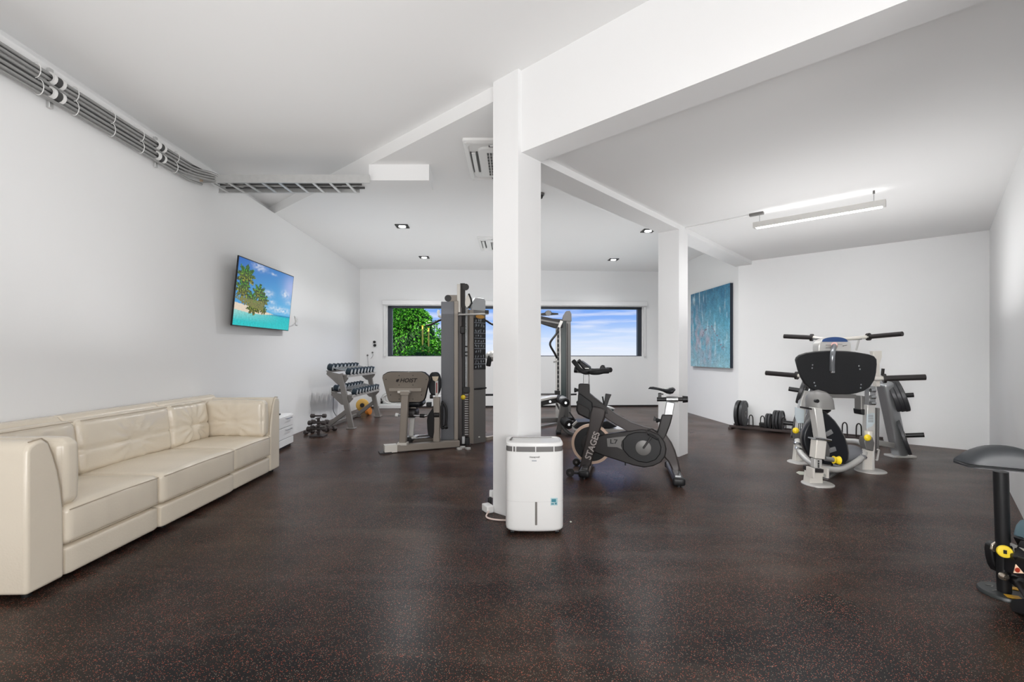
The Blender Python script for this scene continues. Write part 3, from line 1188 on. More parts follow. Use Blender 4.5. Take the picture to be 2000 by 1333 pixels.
for Y, lab in ((3.155, 'pipe bracket on the left wall nearest the camera'), (4.144, 'pipe bracket on the left wall nearest the cable tray')):
    b = thing('pipe_bracket', 'vertical steel ' + lab, 'bracket', wpt(Y, 3.0, 0), 0, 'pipe brackets')
    MB().box(wpt(Y, 3.01, .011), (.022, .03, .27)).build('rail', 'alu', b, bevel=.003)
    for z in (3.06, 2.965):
        for dy in (-.03, .035):
            ring = MB()
            ring.lathe([(.026, 0), (.04, 0), (.04, .022), (.026, .022)], wpt(Y + dy, z, .045) - V((0, .011, 0)), (0, 1, 0), 16, caps=False)
            ring.build('clamp', 'white_plastic', b)
        MB().cyl(wpt(Y - .02, z, .045), wpt(Y + .03, z, .045), .036, n=14).build('insulation', 'pipe_dark', b)
for i, (Y, zc_, lab) in enumerate(((3.02, 3.055, 'upper bundle, nearest the camera'), (3.04, 2.955, 'lower bundle, nearest the camera'), (3.30, 3.055, 'upper bundle, just past the first bracket'), (3.30, 2.955, 'lower bundle, just past the first bracket'), (3.62, 3.055, 'upper bundle, midway between the brackets'), (3.62, 2.955, 'lower bundle, midway between the brackets'), (3.92, 3.055, 'upper bundle, before the second bracket'), (3.92, 2.955, 'lower bundle, before the second bracket'), (4.36, 3.06, 'upper bundle, past the second bracket'), (4.34, 2.955, 'lower bundle, past the second bracket'))):
    ring = []
    for k in range(16):
        a = 2 * math.pi * k / 16
        ring.append(wpt(Y, zc_ + .052 * math.sin(a), .046 + .034 * math.cos(a)))
    o = MB().tube(ring, .0028, 6, closed=True).build('cable_tie', 'white_plastic')
    setp(o, 'thin white tie round the pipes, ' + lab, 'cable tie', 'cable ties on the pipes')

tray = thing('cable_tray', 'galvanised ladder cable tray from the left wall to the boxed bulkhead', 'cable tray', (-2.4, 4.85, 3.0))
TY = 4.75
xL, xR = at(392, 350, TY).x, at(722, 350, TY).x
zt0, zt1 = 2.962, 3.045
MB().box(((xL + xR) / 2, TY, (zt0 + zt1) / 2), (xR - xL, .006, zt1 - zt0)).box(((xL + xR) / 2, TY + .008, zt0 + .002), (xR - xL, .016, .004)).build('side_rail', 'alu', tray)
xQ = xR - .20
MB().box(((xL + xQ) / 2, TY + .30, (zt0 + zt1) / 2), (xQ - xL, .006, zt1 - zt0)).box(((xL + xQ) / 2, TY + .292, zt0 + .002), (xQ - xL, .016, .004)).build('side_rail', 'alu', tray)
n = 9
for k in range(n):
    x = xL + .10 + (xQ - xL - .14) * k / (n - 1)
    MB().box((x, TY + .15, zt0 + .008), (.028, .296, .012)).build('rung', 'alu', tray)
MB().box((xL + .01, TY - .003, zt0 + .04), (.03, .012, .06)).build('end_tape', mat('tan_tape', rgb(190, 170, 150), .6), tray)
for k, yy in enumerate((.06, .10, .2)):
    o = MB().tube([(xL + .12, TY + yy + .03, zt0 + .03), (xL + .6, TY + yy, zt0 + .027), (xR - .12, TY + yy + .02, zt0 + .027)], .012, 8).build('black_cable', 'pipe_dark')
    setp(o, ('front', 'middle', 'back')[k] + ' of the dark cables lying inside the ladder tray', 'cable', 'cables in the tray')
# ------------------------------------------------------------------ dumbbell rack by the left wall
M['rack_grey'] = mat('rack_grey_paint', (0.215, 0.20, 0.188), 0.4, 0.3)
M['head'] = mat('dumbbell_head', (0.012, 0.024, 0.036), 0.28, 0.1)
R0 = V((-2.622, 7.6, 0))
rk = thing('dumbbell_rack', 'grey two-tier dumbbell rack standing along the left wall', 'dumbbell rack', R0)


def rp(u, v, z):
    """u away from the camera, v towards the wall"""
    return R0 + V((-v, u, z))


for u, sgn in ((0.0, 1), (1.5, -1)):
    leg = MB().bar(rp(u, 0.0, .015), rp(u, .185, .90), .085, .055, Y_)
    leg.build('upright', 'rack_grey', rk, bevel=.006)
    MB().box(rp(u, 0, .01), (.13, .14, .02)).build('foot_plate', 'rack_grey', rk, bevel=.003)
    MB().bar(rp(u, .06, .30), rp(u, .40, .04), .07, .05, Y_).build('rear_brace', 'rack_grey', rk, bevel=.006)
    MB().box(rp(u, .41, .015), (.12, .12, .03)).build('rear_foot', 'rack_grey', rk, bevel=.004)
    for (va, za, vb, zb_, drop, vc) in ((.06, .865, .40, .94, .16, .17), (-.02, .535, .32, .60, .16, .11)):
        g = [rp(u, va, za), rp(u, vb, zb_), rp(u, vb + .01, zb_ - .05), rp(u, vc + .06, za - drop + .02), rp(u, vc - .03, za - drop), rp(u, va - .005, za - .05)]
        MB().prism(g, V((0, .018 * sgn, 0))).build('gusset', 'rack_grey', rk, bevel=.003)
MB().bar(rp(.03, .405, .04), rp(1.47, .405, .04), .05, .05).build('floor_rail', 'rack_grey', rk, bevel=.005)
tiers = ((.06, .865, .40, .945, 8, .058, .18), (-.02, .535, .32, .605, 9, .050, .158))
for (va, za, vb, zb_, n, r, stp) in tiers:
    sl = (rp(0, vb, zb_) - rp(0, va, za)).normalized()
    up = sl.cross(Y_)
    if up.z < 0:
        up = -up
    for f in (.10, .90):
        a = rp(-.03, va + (vb - va) * f, za + (zb_ - za) * f)
        MB().bar(a, a + V((0, 1.56, 0)), .075, .012, up).build('tier_rail', 'rack_grey', rk, bevel=.002)
    MB().bar(rp(-.03, va - .005, za - .005), rp(1.53, va - .005, za - .005), .010, .045, up).build('front_lip', 'silver', rk, bevel=.002)
    tier = 'top' if n == 8 else 'lower'
    first = None
    ordn = ('nearest the camera', 'second from the near end', 'third from the near end', 'fourth from the near end', 'fifth from the near end', 'sixth from the near end', 'seventh from the near end', 'eighth from the near end', 'farthest back')
    for k in range(n):
        u = .075 + k * stp + (.05 if n == 9 else 0)
        c = rp(u, (va + vb) / 2, (za + zb_) / 2) + up * (r + .008)
        lab = 'dark chrome-capped dumbbell on the rack\'s %s tier, %s' % (tier, ordn[-1] if k == n - 1 else ordn[k])
        if first is None:
            first = thing('dumbbell', lab, 'dumbbell', c, 0, 'dumbbells on the %s tier' % tier)
            hl = (va - vb) * .5 * -1
            for s_ in (-1, 1):
                m = MB().lathe([(r * .8, 0), (r, .008), (r, .075), (r * .8, .083)], c + sl * (s_ * .155) - sl * .0415, sl, 20)
                h = m.build('head', 'head', first)
                MB().lathe([(r * .86, -.001), (r * .84, .004), (.012, .0055)], c + sl * (s_ * .155) + sl * (.041 * 1), sl, 20).build('end_cap', 'cap', h)
                MB().lathe([(r * .84, 0), (.012, .005)], c + sl * (s_ * .155) - sl * .041, -sl, 20).build('end_cap', 'cap', h)
            MB().cyl(c - sl * .115, c + sl * .115, .014, n=12).build('handle', 'chrome', first)
        else:
            dup(first, c, None, lab)

# little stand of dark dumbbells on the floor in front of the rack
M['iron'] = mat('dark_cast_iron', (0.060, 0.050, 0.048), 0.5, 0.4)
S0 = gp(622, 853)
st = thing('dumbbell_stand', 'small dark stand of hand weights on the floor before the dumbbell rack', 'dumbbell stand', S0)
MB().box(S0 + V((0, 0, .012)), (.20, .18, .024)).build('base', 'iron', st, bevel=.004)
MB().box(S0 + V((0, 0, .15)), (.035, .035, .26)).build('post', 'iron', st, bevel=.003)
for z in (.075, .165, .27):
    MB().bar(S0 + V((0, -.07, z)), S0 + V((0, .07, z)), .03, .012).build('cradle', 'iron', st, bevel=.002)


def hand_weight(c, ang, r, ln_, label, first=None):
    t = thing('hand_weight', label, 'dumbbell', c, ang, 'hand weights on the small stand')
    d = V((math.cos(ang), math.sin(ang), 0))
    for s_ in (-1, 1):
        MB().lathe([(r * .85, 0), (r, .006), (r, .05), (r * .85, .056)], c + d * (s_ * ln_ / 2) - d * .028, d, 8).build('head', 'iron', t, smooth=20)
    MB().cyl(c - d * ln_ / 2, c + d * ln_ / 2, .013, n=10).build('handle', 'iron', t)


for (dx, dy, z, r, L_, a, lab) in ((0, -.0, .304, .030, .17, .05, 'top dark hand weight on the small floor stand'), (0, -.055, .208, .034, .20, 0, 'front dark hand weight on the middle level of the floor stand'), (0, .055, .208, .034, .20, 0, 'rear dark hand weight on the middle level of the floor stand'), (0, -.06, .118, .038, .23, .0, 'front dark hand weight on the lowest level of the floor stand'), (0, .06, .118, .038, .23, 0, 'rear dark hand weight on the lowest level of the floor stand')):
    hand_weight(S0 + V((dx, dy, z)), a, r, L_, lab)
for (px, py, r, lab, a) in ((646, 843, .040, 'dark hand weight lying on the floor right of the small stand', .9), (604, 848, .032, 'dark hand weight lying on the floor left of the small stand', 1.2)):
    p = gp(px, py)
    p = V((max(p.x, wall_x(p.y) + .12), p.y, r))
    hand_weight(p, a, r, .13, lab)

# charger with its lead on the left wall
cw = V((wall_x(8.73), 8.73, .54))
cg = thing('wall_charger', 'dark charger plugged into the left wall under the top tier of the rack', 'charger', cw)
MB().box(cw + V((.004, 0, 0)), (.008, .10, .14)).build('socket_plate', 'white_plastic', cg, bevel=.002)
MB().box(cw + V((.03, 0, .01)), (.05, .06, .10)).build('plug', 'black', cg, bevel=.006)
cg2 = MB().tube(spline([cw + V((.035, 0, -.04)), cw + V((.03, 0, -.25)), cw + V((.04, .0, -.40)), cw + V((.12, .06, -.53)), cw + V((.25, .1, -.533))], 6), .005, 8)
setp(cg2.build('charger_lead', 'black'), 'thin lead hanging from the dark charger to the floor', 'cable')

# gold wheel, orange weight and coiled hose behind the rack
M['gold'] = mat('translucent_gold_plastic', rgb(214, 170, 84), 0.4, var=.2, vscale=9)
M['orange'] = mat('orange_plastic', rgb(214, 130, 50), 0.4)
g0 = gp(708, 804)
gc = V((g0.x, g0.y, .135))
gw = thing('abdominal_roller', 'golden round exercise roller on the floor behind the dumbbell rack', 'exercise roller', (gc.x, gc.y, 0))
MB().lathe([(.04, -.03), (.11, -.03), (.135, -.015), (.135, .015), (.11, .03), (.04, .03), (.04, -.03)], gc, (0.15, -1, 0), 28, caps=False).build('wheel', 'gold', gw)
MB().lathe([(.0, -.05), (.045, -.05), (.045, .05), (.0, .05)], gc, (0.15, -1, 0), 20).build('hub', 'dark_grey', gw)
o0 = gp(720, 811)
ow = thing('small_weight', 'small orange weight on the floor right of the golden roller', 'weight', o0)
MB().lathe([(.03, -.04), (.07, -.035), (.075, 0), (.07, .035), (.03, .04)], o0 + Z_ * .075, (1, -.3, 0), 20).build('body', 'orange', ow)
MB().tube([o0 + V((-.03, 0, .13)), o0 + V((-.03, 0, .19)), o0 + V((.04, 0, .19)), o0 + V((.04, 0, .13))], .01, 8).build('handle', 'orange', ow)
h0 = vplane(769, 797, BL, back_dir)
hz = V((h0.x, h0.y - .10, 0))
M['hose'] = mat('white_hose', (0.72, 0.72, 0.70), 0.5)
hb = thing('hose_box', 'low white box holding coiled white hose against the back wall', 'box', hz)
MB().box(hz + V((.0, 0, .045)), (.58, .16, .09)).build('box', 'white_paint', hb, bevel=.01)
for k, (r, dz, tilt) in enumerate(((.21, .20, .2), (.17, .235, .12), (.25, .17, .3), (.12, .26, .1))):
    ring = [hz + V((r * math.cos(a), -.02 + .02 * k - .03 * math.sin(a), .02 + dz * .9 + r * .62 * math.sin(a) * (1 if k % 2 else .85))) for a in [2 * math.pi * i / 32 for i in range(32)]]
    zmin = min(p.z for p in ring)
    if zmin < .10:
        ring = [p + Z_ * (.105 - zmin) for p in ring]
    o = MB().tube(ring, .012, 8, closed=True).build('hose_coil', 'hose', hb)

# black sockets and wires on the back wall


def bwall(px, py, off=0.0):
    p = vplane(px, py, BL, back_dir)
    return p + V((back_dir.y, -back_dir.x, 0)) * off


t = thing('wall_socket', 'pair of small black round sockets on the back wall left of the window', 'socket', bwall(731.5, 671))
for (px, py, r) in ((731.5, 668.5, .030), (732.3, 675, .032)):
    MB().cyl(bwall(px, py, 0), bwall(px, py, .025), r).build('socket', 'black', t)
t = thing('wire_outlet', 'two tiny grey cable outlets with thin wires on the back wall above the rack', 'outlet', bwall(722, 692))
for (px, py) in ((727.8, 689), (718, 694.5)):
    MB().cyl(bwall(px, py, 0), bwall(px, py, .02), .018).build('outlet', 'mid_grey', t)
MB().tube([bwall(718, 694.5, .01), bwall(718.6, 703, .012), bwall(719.5, 716, .012)], .003, 6).build('wire', 'mid_grey', t)
MB().tube(spline([bwall(727.8, 689, .01), bwall(729, 694, .012), bwall(726, 699, .012), bwall(724, 701, .01)], 4), .003, 6).build('wire', 'mid_grey', t)
t = thing('wall_hook', 'small black fitting low on the back wall beside the hose box', 'fitting', bwall(745.5, 783))
MB().box(bwall(745.5, 780, .015), (.03, .03, .06)).box(bwall(746, 786, .02), (.045, .04, .05)).build('body', 'black', t, bevel=.005)

# ------------------------------------------------------------------ abstract painting
pd = (PB - PV).normalized()
pn = V((-1, 0, 0))
pr = vplane(1432, 700, PV, pd)
paint_ = thing('canvas_painting', 'large abstract turquoise and pink canvas on the wall right of the far column', 'painting', (pr.x - .02, pr.y, .96))
pz0, pz1 = EYE - (719.7 - HY) * (pr.y) / F_PX * .995, EYE + (HY - 553) * pr.y / F_PX
pn = V((-pd.y, pd.x, 0)).normalized()
if pn.x > 0:
    pn = -pn
PLN = 1.55


def pp(u, z, o):
    return V((pr.x, pr.y, 0)) + pd * (PLN * (1 - u)) + pn * o + Z_ * z


MB().prism([pp(0, pz0, .004), pp(1, pz0, .004), pp(1, pz1, .004), pp(0, pz1, .004)], pn * .05).build('canvas_edge', mat('dark_canvas_edge', rgb(28, 38, 52), .6), paint_)


def art(u, v):
    nz_ = noise.noise
    a = nz_(V((u * 3, v * 3, 1))) + .5 * nz_(V((u * 9, v * 7, 2))) + .35 * nz_(V((u * 30, v * 14, 3))) + .2 * nz_(V((u * 70, v * 50, 8)))
    top = (.03, .17, .30)
    mid = (.11, .38, .52)
    low = (.27, .52, .60)
    t_ = min(1, max(0, v + .22 * a))
    c = [top[i] * (1 - t_ * 2) + mid[i] * t_ * 2 for i in range(3)] if t_ < .5 else [mid[i] * (2 - 2 * t_) + low[i] * (2 * t_ - 1) for i in range(3)]
    pk = math.exp(-(((u - .36) / .28) ** 2 + ((v - .68) / .22) ** 2)) + .6 * math.exp(-(((u - .15) / .2) ** 2 + ((v - .45) / .3) ** 2)) + .5 * math.exp(-(((u - .45) / .25) ** 2 + ((v - .95) / .14) ** 2))
    pk = min(1, max(0, pk * (.55 + 1.2 * nz_(V((u * 14, v * 10, 5))))))
    c = [c[i] * (1 - .75 * pk) + (.48, .40, .46)[i] * .75 * pk for i in range(3)]
    st_ = nz_(V((u * 22, v * 5, 11)))
    if st_ > .28:
        k = min(.5, (st_ - .28) * 2.2)
        c = [c[i] * (1 - k) + (.62, .76, .80)[i] * k for i in range(3)]
    # dark broken scratches
    for (x0, y0, x1, y1, wd) in ((.30, .62, .48, .46, .012), (.48, .46, .62, .50, .012), (.60, .50, .86, .78, .012), (.28, .64, .24, .80, .008), (.35, .88, .55, .9, .006)):
        tt = ((u - x0) * (x1 - x0) + (v - y0) * (y1 - y0)) / ((x1 - x0) ** 2 + (y1 - y0) ** 2)
        tt = min(1, max(0, tt))
        d = math.hypot(u - x0 - tt * (x1 - x0) + .04 * nz_(V((u * 12, v * 12, 4))), v - y0 - tt * (y1 - y0) + .04 * nz_(V((u * 12, v * 12, 14))))
        if d < wd * (.2 + 3.5 * nz_(V((u * 34, v * 34, 6)))):
            c = [.22, .20, .27]
    gr = 1 + .35 * nz_(V((u * 60, v * 60, 21))) + .25 * nz_(V((u * 18, v * 18, 31)))
    return [max(0, x * gr) for x in c]


picture('painted_canvas', art, 170, 190, lambda u, v: pp(u, pz1 - v * (pz1 - pz0), .0555), attr_mat('painted_canvas', 'picture', .55), paint_)

# ------------------------------------------------------------------ outside: leafy tree and two yellow posts
M['leaf'] = mat('glossy_leaf', (0.10, 0.36, 0.03), 0.3, var=.8, vscale=7)
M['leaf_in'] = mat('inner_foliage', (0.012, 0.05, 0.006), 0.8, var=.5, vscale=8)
M['bark'] = mat('bark', (0.10, 0.07, 0.04), 0.9, var=.3, vscale=14)
T0 = V((-3.65, 14.6, -.2))
tree = thing('leafy_tree', 'dense bright green leafy tree filling the left end of the window', 'tree', T0)
random.seed(7)
blobs = [(V((-4.2, 14.7, 1.5)), V((1.5, .8, 1.6))), (V((-3.2, 14.5, 1.2)), V((1.1, .7, 1.45))), (V((-3.4, 14.6, 2.1)), V((.85, .6, .75))), (V((-2.7, 14.3, .8)), V((.8, .6, 1.0))), (V((-5.2, 14.9, 1.8)), V((1.2, .8, 1.6))), (V((-2.45, 12.75, .55)), V((.75, .3, .88)))]
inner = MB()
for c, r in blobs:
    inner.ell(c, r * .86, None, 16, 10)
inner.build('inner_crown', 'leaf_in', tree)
lv = MB()
vs, fs = [], []
for k in range(14000):
    c, r = random.choice(blobs[:4]) if random.random() < .85 else random.choice(blobs[4:])
    while True:
        d = V((random.gauss(0, 1), random.gauss(0, 1), random.gauss(0, 1))).normalized()
        if d.y < .35:
            break
    rr = .84 + .2 * random.random()
    p = c + V((d.x * r.x, d.y * r.y, d.z * r.z)) * rr
    a = (d + V((random.uniform(-1, 1), random.uniform(-.9, .3), random.uniform(-1.1, .4))) * .9).normalized()
    b = a.cross(V((random.uniform(-1, 1), random.uniform(-1, 1), random.uniform(-1, 1)))).normalized()
    ll, ww = random.uniform(.08, .15), random.uniform(.018, .034)
    dr_ = V((0, 0, -.25 * ll))
    o = len(vs)
    vs += [p, p + a * ll * .5 + b * ww, p + a * ll + dr_, p + a * ll * .5 - b * ww]
    fs += [(o, o + 1, o + 2, o + 3)]
lv.add(vs, fs)
lv.build('foliage', 'leaf', tree, smooth=0)
MB().tube([T0, T0 + V((.05, 0, .8)), T0 + V((-.05, .05, 1.6)), T0 + V((.1, 0, 2.2))], [.12, .10, .08, .05], 10).build('trunk', 'bark', tree)
M['post_yellow'] = mat('yellow_painted_post', rgb(240, 214, 96), .5)
for (px, y0, y1, Y, lab) in ((825.5, 638, 676, 12.9, 'left of two slim yellow posts standing before the tree outside'), (837.3, 643, 677, 12.95, 'right of two slim yellow posts standing before the tree outside')):
    a, b = at(px, y0, Y), at(px, 720, Y)
    t = thing('yellow_post', lab, 'post', (a.x, a.y, -.15), 0, 'yellow posts outside')
    MB().box(((a.x, a.y, (a.z - .15) / 2)), (.04, .04, a.z + .15)).build('pole', 'post_yellow', t, bevel=.004)
    MB().box((a.x, a.y, a.z + .01), (.055, .055, .02)).build('cap', 'yellow', t, bevel=.004)
    MB().box((a.x, a.y, -.14), (.12, .12, .03)).build('base_plate', 'mid_grey', t)
# ------------------------------------------------------------------ multi gym left of the column
gym = thing('multi_gym', 'tall champagne and grey weight-stack multi gym with leg press, left of the front column', 'gym machine', gp(850, 880))
G0, G1 = gp(749, 887), gp(897, 875)
gd = (G1 - G0).normalized()
gn = V((-gd.y, gd.x, 0))


def gline(px, off=0.0):
    """floor point on the front base rail below picture column px"""
    p = vplane(px, 800, G0 + gn * off, gd)
    return V((p.x, p.y, 0))


MB().bar(gline(752, .05) + Z_ * .05, gline(896, .05) + Z_ * .05, .10, .082).build('base_rail', 'champagne', gym, bevel=.006)
e_ = gline(752, .05)
MB().bar(e_ + Z_ * .052 - gd * .012, e_ + Z_ * .052 + gd * .14, .112, .092).build('end_cap', 'cream_steel', gym, bevel=.004)
MB().box(e_ + Z_ * .008, (.14, .16, .016), Matrix.Rotation(math.atan2(gd.y, gd.x), 3, 'Z')).build('foot', 'dark_grey', gym)
# second rail behind with the sliding leg press carriage
MB().bar(gline(795, .42) + Z_ * .045, gline(860, .42) + Z_ * .045, .08, .07).build('rear_rail', 'champagne', gym, bevel=.005)
for off in (.16, .34):
    MB().cyl(gline(797, off) + Z_ * .13, gline(850, off) + Z_ * .13, .012, n=12).build('slide_rod', 'chrome', gym)
MB().box(gline(799, .25) + Z_ * .12, (.10, .26, .07)).build('carriage_block', 'black', gym, bevel=.01)
for off in (.14, .30):
    MB().cyl(gline(797, off) + V((-.03, 0, .08)), gline(797, off) + V((.05, 0, .08)), .035, n=16).build('roller', 'dark_grey', gym)
# seat post and backrest
a = gline(787, .05)
pY = a.y
tp_ = at(792, 769, pY - .02)
MB().bar(a + Z_ * .09, tp_ + V((0, 0, .0)), .085, .085, Y_).build('seat_post', 'champagne', gym, bevel=.008)
MB().box(a + Z_ * .10, (.12, .12, .03)).build('post_plate', 'cream_steel', gym, bevel=.003)
MB().box(tp_ + V((.0, 0, .005)), (.11, .12, .05)).build('post_cap', 'champagne', gym, bevel=.006)
BY = 5.80
oct_ = [(747, 740), (748, 734), (757, 728.5), (763, 727.5), (822, 727.5), (828, 729), (836.5, 736), (837.5, 741), (829, 778), (826, 783), (820, 785.8), (764.5, 785.8), (759.5, 783.5), (757, 778)]
til = V((0, .0, 0))


def tl_(px, py, o=0.0):
    Y = BY + (py - 728) / 58 * .10
    return at(px, py, Y) + V((0, o, 0))


back = MB().prism([tl_(x, y) for x, y in oct_], V((0, .016, 0))).build('backrest_shell', 'champagne', gym, bevel=.002)
cx_, cy_ = 792, 757
MB().prism([tl_(cx_ + (x - cx_) * 1.035, cy_ + (y - cy_) * 1.05, .016) for x, y in oct_], V((0, .06, 0))).build('backrest_pad', 'black_pad', gym, bevel=.012, seg=3)
MB().bar(tl_(760.5, 761.5, -.015), tl_(824, 761.5, -.015), .03, .045).build('cross_bracket', 'champagne', gym, bevel=.004)
MB().bar(tl_(781, 764.5, -.075), tl_(804, 764.5, -.075), .10, .03).build('centre_bracket', 'cream_steel', gym, bevel=.003)
for (x, y) in ((779.5, 734), (806.5, 734), (779.5, 752.5), (806.5, 752.5), (754, 741.5), (832.5, 741.5), (763, 772), (823.5, 772), (779.5, 780), (806.5, 780)):
    MB().cyl(tl_(x, y, -.004), tl_(x, y, .004), .0055, n=10).build('bolt', 'black', back)
M['brown_ink'] = mat('dark_lettering', (0.02, 0.015, 0.015), .5)
xd = V((1, 0, 0))
yd = (tl_(790, 730) - tl_(790, 780)).normalized()
text('lettering', 'HOIST', .072, 'brown_ink', tl_(781, 747, -.004), xd, yd, back, .001, 1.0, .28)
lm = MB()
lm.prism([tl_(x, y, -.003) for x, y in ((774, 742), (779, 740.5), (780, 742), (777, 747), (773.5, 746))], V((0, .002, 0)))
lm.build('logo_mark', 'brown_ink', back)
# seat pad behind, its support and grips
MB().cushion(at(810, 787, 6.10), (.24, .30, .09), (X_, Y_, Z_), r=.04, n=8, bulge=(.01, .01, .01)).build('seat_pad', 'black_pad', gym, smooth=60)
MB().pbox(802, 812, 792, 812, 5.98, .05).build('seat_stem', 'champagne', gym, bevel=.005)
MB().cushion(at(804, 806, 6.02), (.16, .26, .10), (X_, Y_, Z_), r=.03, n=6, bulge=(.0, .0, .01)).build('seat_block', 'dark_grey', gym, smooth=60)
for (x0, y0, x1, y1) in ((776, 811, 800, 812), (808, 812, 833, 813)):
    g_ = MB().cyl(at(x0, y0, 5.9), at(x1, y1, 5.9), .013, n=12).build('grip_bar', 'chrome', gym)
MB().cyl(at(772.5, 810.5, 5.9), at(778, 811.5, 5.9), .024, n=14).build('grip', 'white_plastic', gym)
MB().cyl(at(820, 812.5, 5.9), at(829, 813, 5.9), .024, n=14).build('grip', 'black', gym)
MB().cyl(at(829, 813, 5.9), at(834, 812, 5.9), .018, n=12).build('grip_end', 'chrome', gym)
MB().bar(at(806, 816, 6.0), at(803, 852, 6.0), .062, .05, Y_).build('front_leg', 'silver', gym, bevel=.006)
MB().box(at(805, 854, 6.0), (.12, .10, .02)).build('leg_plate', 'silver', gym, bevel=.003)
# foot plate seen from its side
fp = [(845, 797), (841, 803), (835, 812), (833.5, 822), (834.5, 840), (836, 850), (841, 855.5), (846, 856), (848, 845), (848.5, 820), (847, 803)]
MB().prism([at(x, y, 5.98) for x, y in fp], V((0, .42, 0))).build('foot_plate', 'black_matte', gym, bevel=.01)
MB().box(at(838, 790, 6.0), (.06, .08, .055)).build('plate_hinge', 'black', gym, bevel=.008)
# rocker post
b = gline(853, .10)
bt_ = at(853.5, 776, b.y)
MB().bar(b + Z_ * .08, bt_, .085, .085, Y_).build('rocker_post', 'champagne', gym, bevel=.008)
MB().cyl(at(848, 811, b.y - .05), at(858, 811, b.y - .05), .03, n=16).build('pivot_cap', 'dark_grey', gym)
MB().pbox(850, 855.5, 744, 778, b.y - .02, .03).build('upper_stem', 'silver', gym, bevel=.003)
MB().pbox(851.5, 854, 748, 768, b.y - .024, .004).build('red_scale', mat('red_decal', rgb(150, 60, 60), .5), gym)
rd = MB()
op = []
for k in range(28):
    a_ = 2 * math.pi * k / 28
    ex = 12.2 * math.copysign(abs(math.cos(a_)) ** .75, math.cos(a_))
    ey = (22 if math.sin(a_) < 0 else 24) * math.copysign(abs(math.sin(a_)) ** .75, math.sin(a_))
    op.append(at(848.5 + ex, 749 + ey, b.y + .04))
rd.prism(op, V((0, .07, 0))).build('head_pad', 'black_pad', gym, bevel=.015, seg=3)
MB().prism([at(x, y, b.y - .03) for x, y in ((843.5, 736), (856, 736), (854.5, 743), (850.5, 746), (845.5, 743))], V((0, .03, 0))).build('head_bracket', mat('pale_cream_badge', rgb(222, 205, 180), .5), gym, bevel=.002)
MB().bar(at(840, 774.5, b.y), at(862, 773.5, b.y), .03, .02).build('pad_arm', 'chrome', gym)
MB().cyl(at(840, 775, b.y), at(846, 775, b.y), .028, n=14).build('arm_knob', 'dark_grey', gym)
hd = spline([at(862, 786, 6.0), at(868, 790, 6.0), at(871.5, 800, 6.0), at(872, 815, 6.0), at(871, 832, 6.0)], 5)
MB().tube(hd, .016, 10).build('hand_grip', 'black', gym)
MB().tube(rounded([at(864, 784, 6.0), at(863, 800, 6.0), at(863, 838, 6.0), at(870, 834, 6.0)], .03), .017, 10).build('grip_frame', 'black', gym)
MB().cyl(at(869, 835, 6.0), at(873.5, 833, 6.0), .03, n=14).build('grip_stop', 'black', gym)
# left shroud
SY = 6.18
lsh = MB().pbox(861.5, 886.8, 589.5, 864, SY, .04).build('left_shroud', 'grey_panel', gym, bevel=.004)
MB().pbox(886.8, 894.5, 588, 868, SY - .03, .05).build('shroud_edge', 'champagne', gym, bevel=.004)
MB().pbox(892.5, 898.8, 555, 610, SY, .05).build('column_head', 'cream_steel', gym, bevel=.004)
MB().pbox(894.5, 902.5, 600, 878, SY + .02, .05).build('inner_column', 'bronze', gym, bevel=.004)
MB().pbox(898.8, 908, 553.5, 880, SY + .06, .06).build('dark_column', 'dark_grey', gym, bevel=.004)
MB().pbox(873.5, 893, 576.5, 589, SY + .05, .06).build('pulley_housing', 'champagne', gym, bevel=.006)
MB().cyl(at(875, 583, SY + .04), at(875, 583, SY + .12), .045, n=20).build('pulley', 'black', gym)
MB().cyl(at(909.5, 561, SY + .04), at(909.5, 561, SY + .12), .045, n=20).build('pulley', 'dark_grey', gym)
pl = []
for k in range(24):
    a_ = 2 * math.pi * k / 24
    pl.append(at(914 + 5.5 * math.cos(a_) + 1.8 * math.sin(a_) * -1, 587.5 + 13.5 * math.sin(a_), SY))
MB().prism(pl, V((0, .03, 0))).build('pulley_plate', 'cream_steel', gym, bevel=.003)
MB().tube([at(915.5, 574, SY), at(919.5, 583, SY), at(921.5, 592, SY), at(918, 599, SY), at(914, 601, SY)], .012, 8).build('pulley_belt', 'black', gym)
# guide rods, weight stack and selector
for x in (909.8, 914.6):
    MB().cyl(at(x, 598, SY + .10), at(x, 872, SY + .10), .0085, n=12).build('guide_rod', 'chrome', gym)
MB().pbox(908.5, 916, 603, 757, SY + .14, .004).build('rod_backing', 'steel', gym)
for y in (677, 688, 695):
    MB().pbox(909.5, 916.2, y - 1.2, y + 1.6, SY + .08, .02).build('rod_stop', 'black', gym)
wst = MB()
for k in range(19):
    y = 768 + k * 4.55
    MB().pbox(907, 917, y, y + 3.1, SY + .06, .12).build('weight_plate', 'dark_grey' if k % 1 else 'iron', gym, bevel=.002)
for k in range(18):
    y = 771.1 + k * 4.55
    MB().pbox(907.6, 914, y, y + 1.2, SY + .055, .02).build('stack_label', 'white_plastic', gym)
MB().pbox(904, 917.5, 757, 767, SY + .04, .14).build('stack_top', 'black', gym, bevel=.004)
MB().ell(at(904.7, 776.5, SY - .03), (.032, .032, .032), None, 16, 10).build('selector_knob', 'yellow', gym)
MB().cyl(at(905, 776.5, SY - .02), at(912, 775, SY + .08), .007, n=8).build('selector_pin', mat('red_plastic', rgb(180, 40, 30), .4), gym)
MB().pbox(902, 908, 853, 868, SY - .02, .10).build('stack_foot', 'steel', gym, bevel=.005)
MB().pbox(908, 916.5, 855, 871, SY + .02, .10).build('stack_cushion', 'black', gym, bevel=.005)
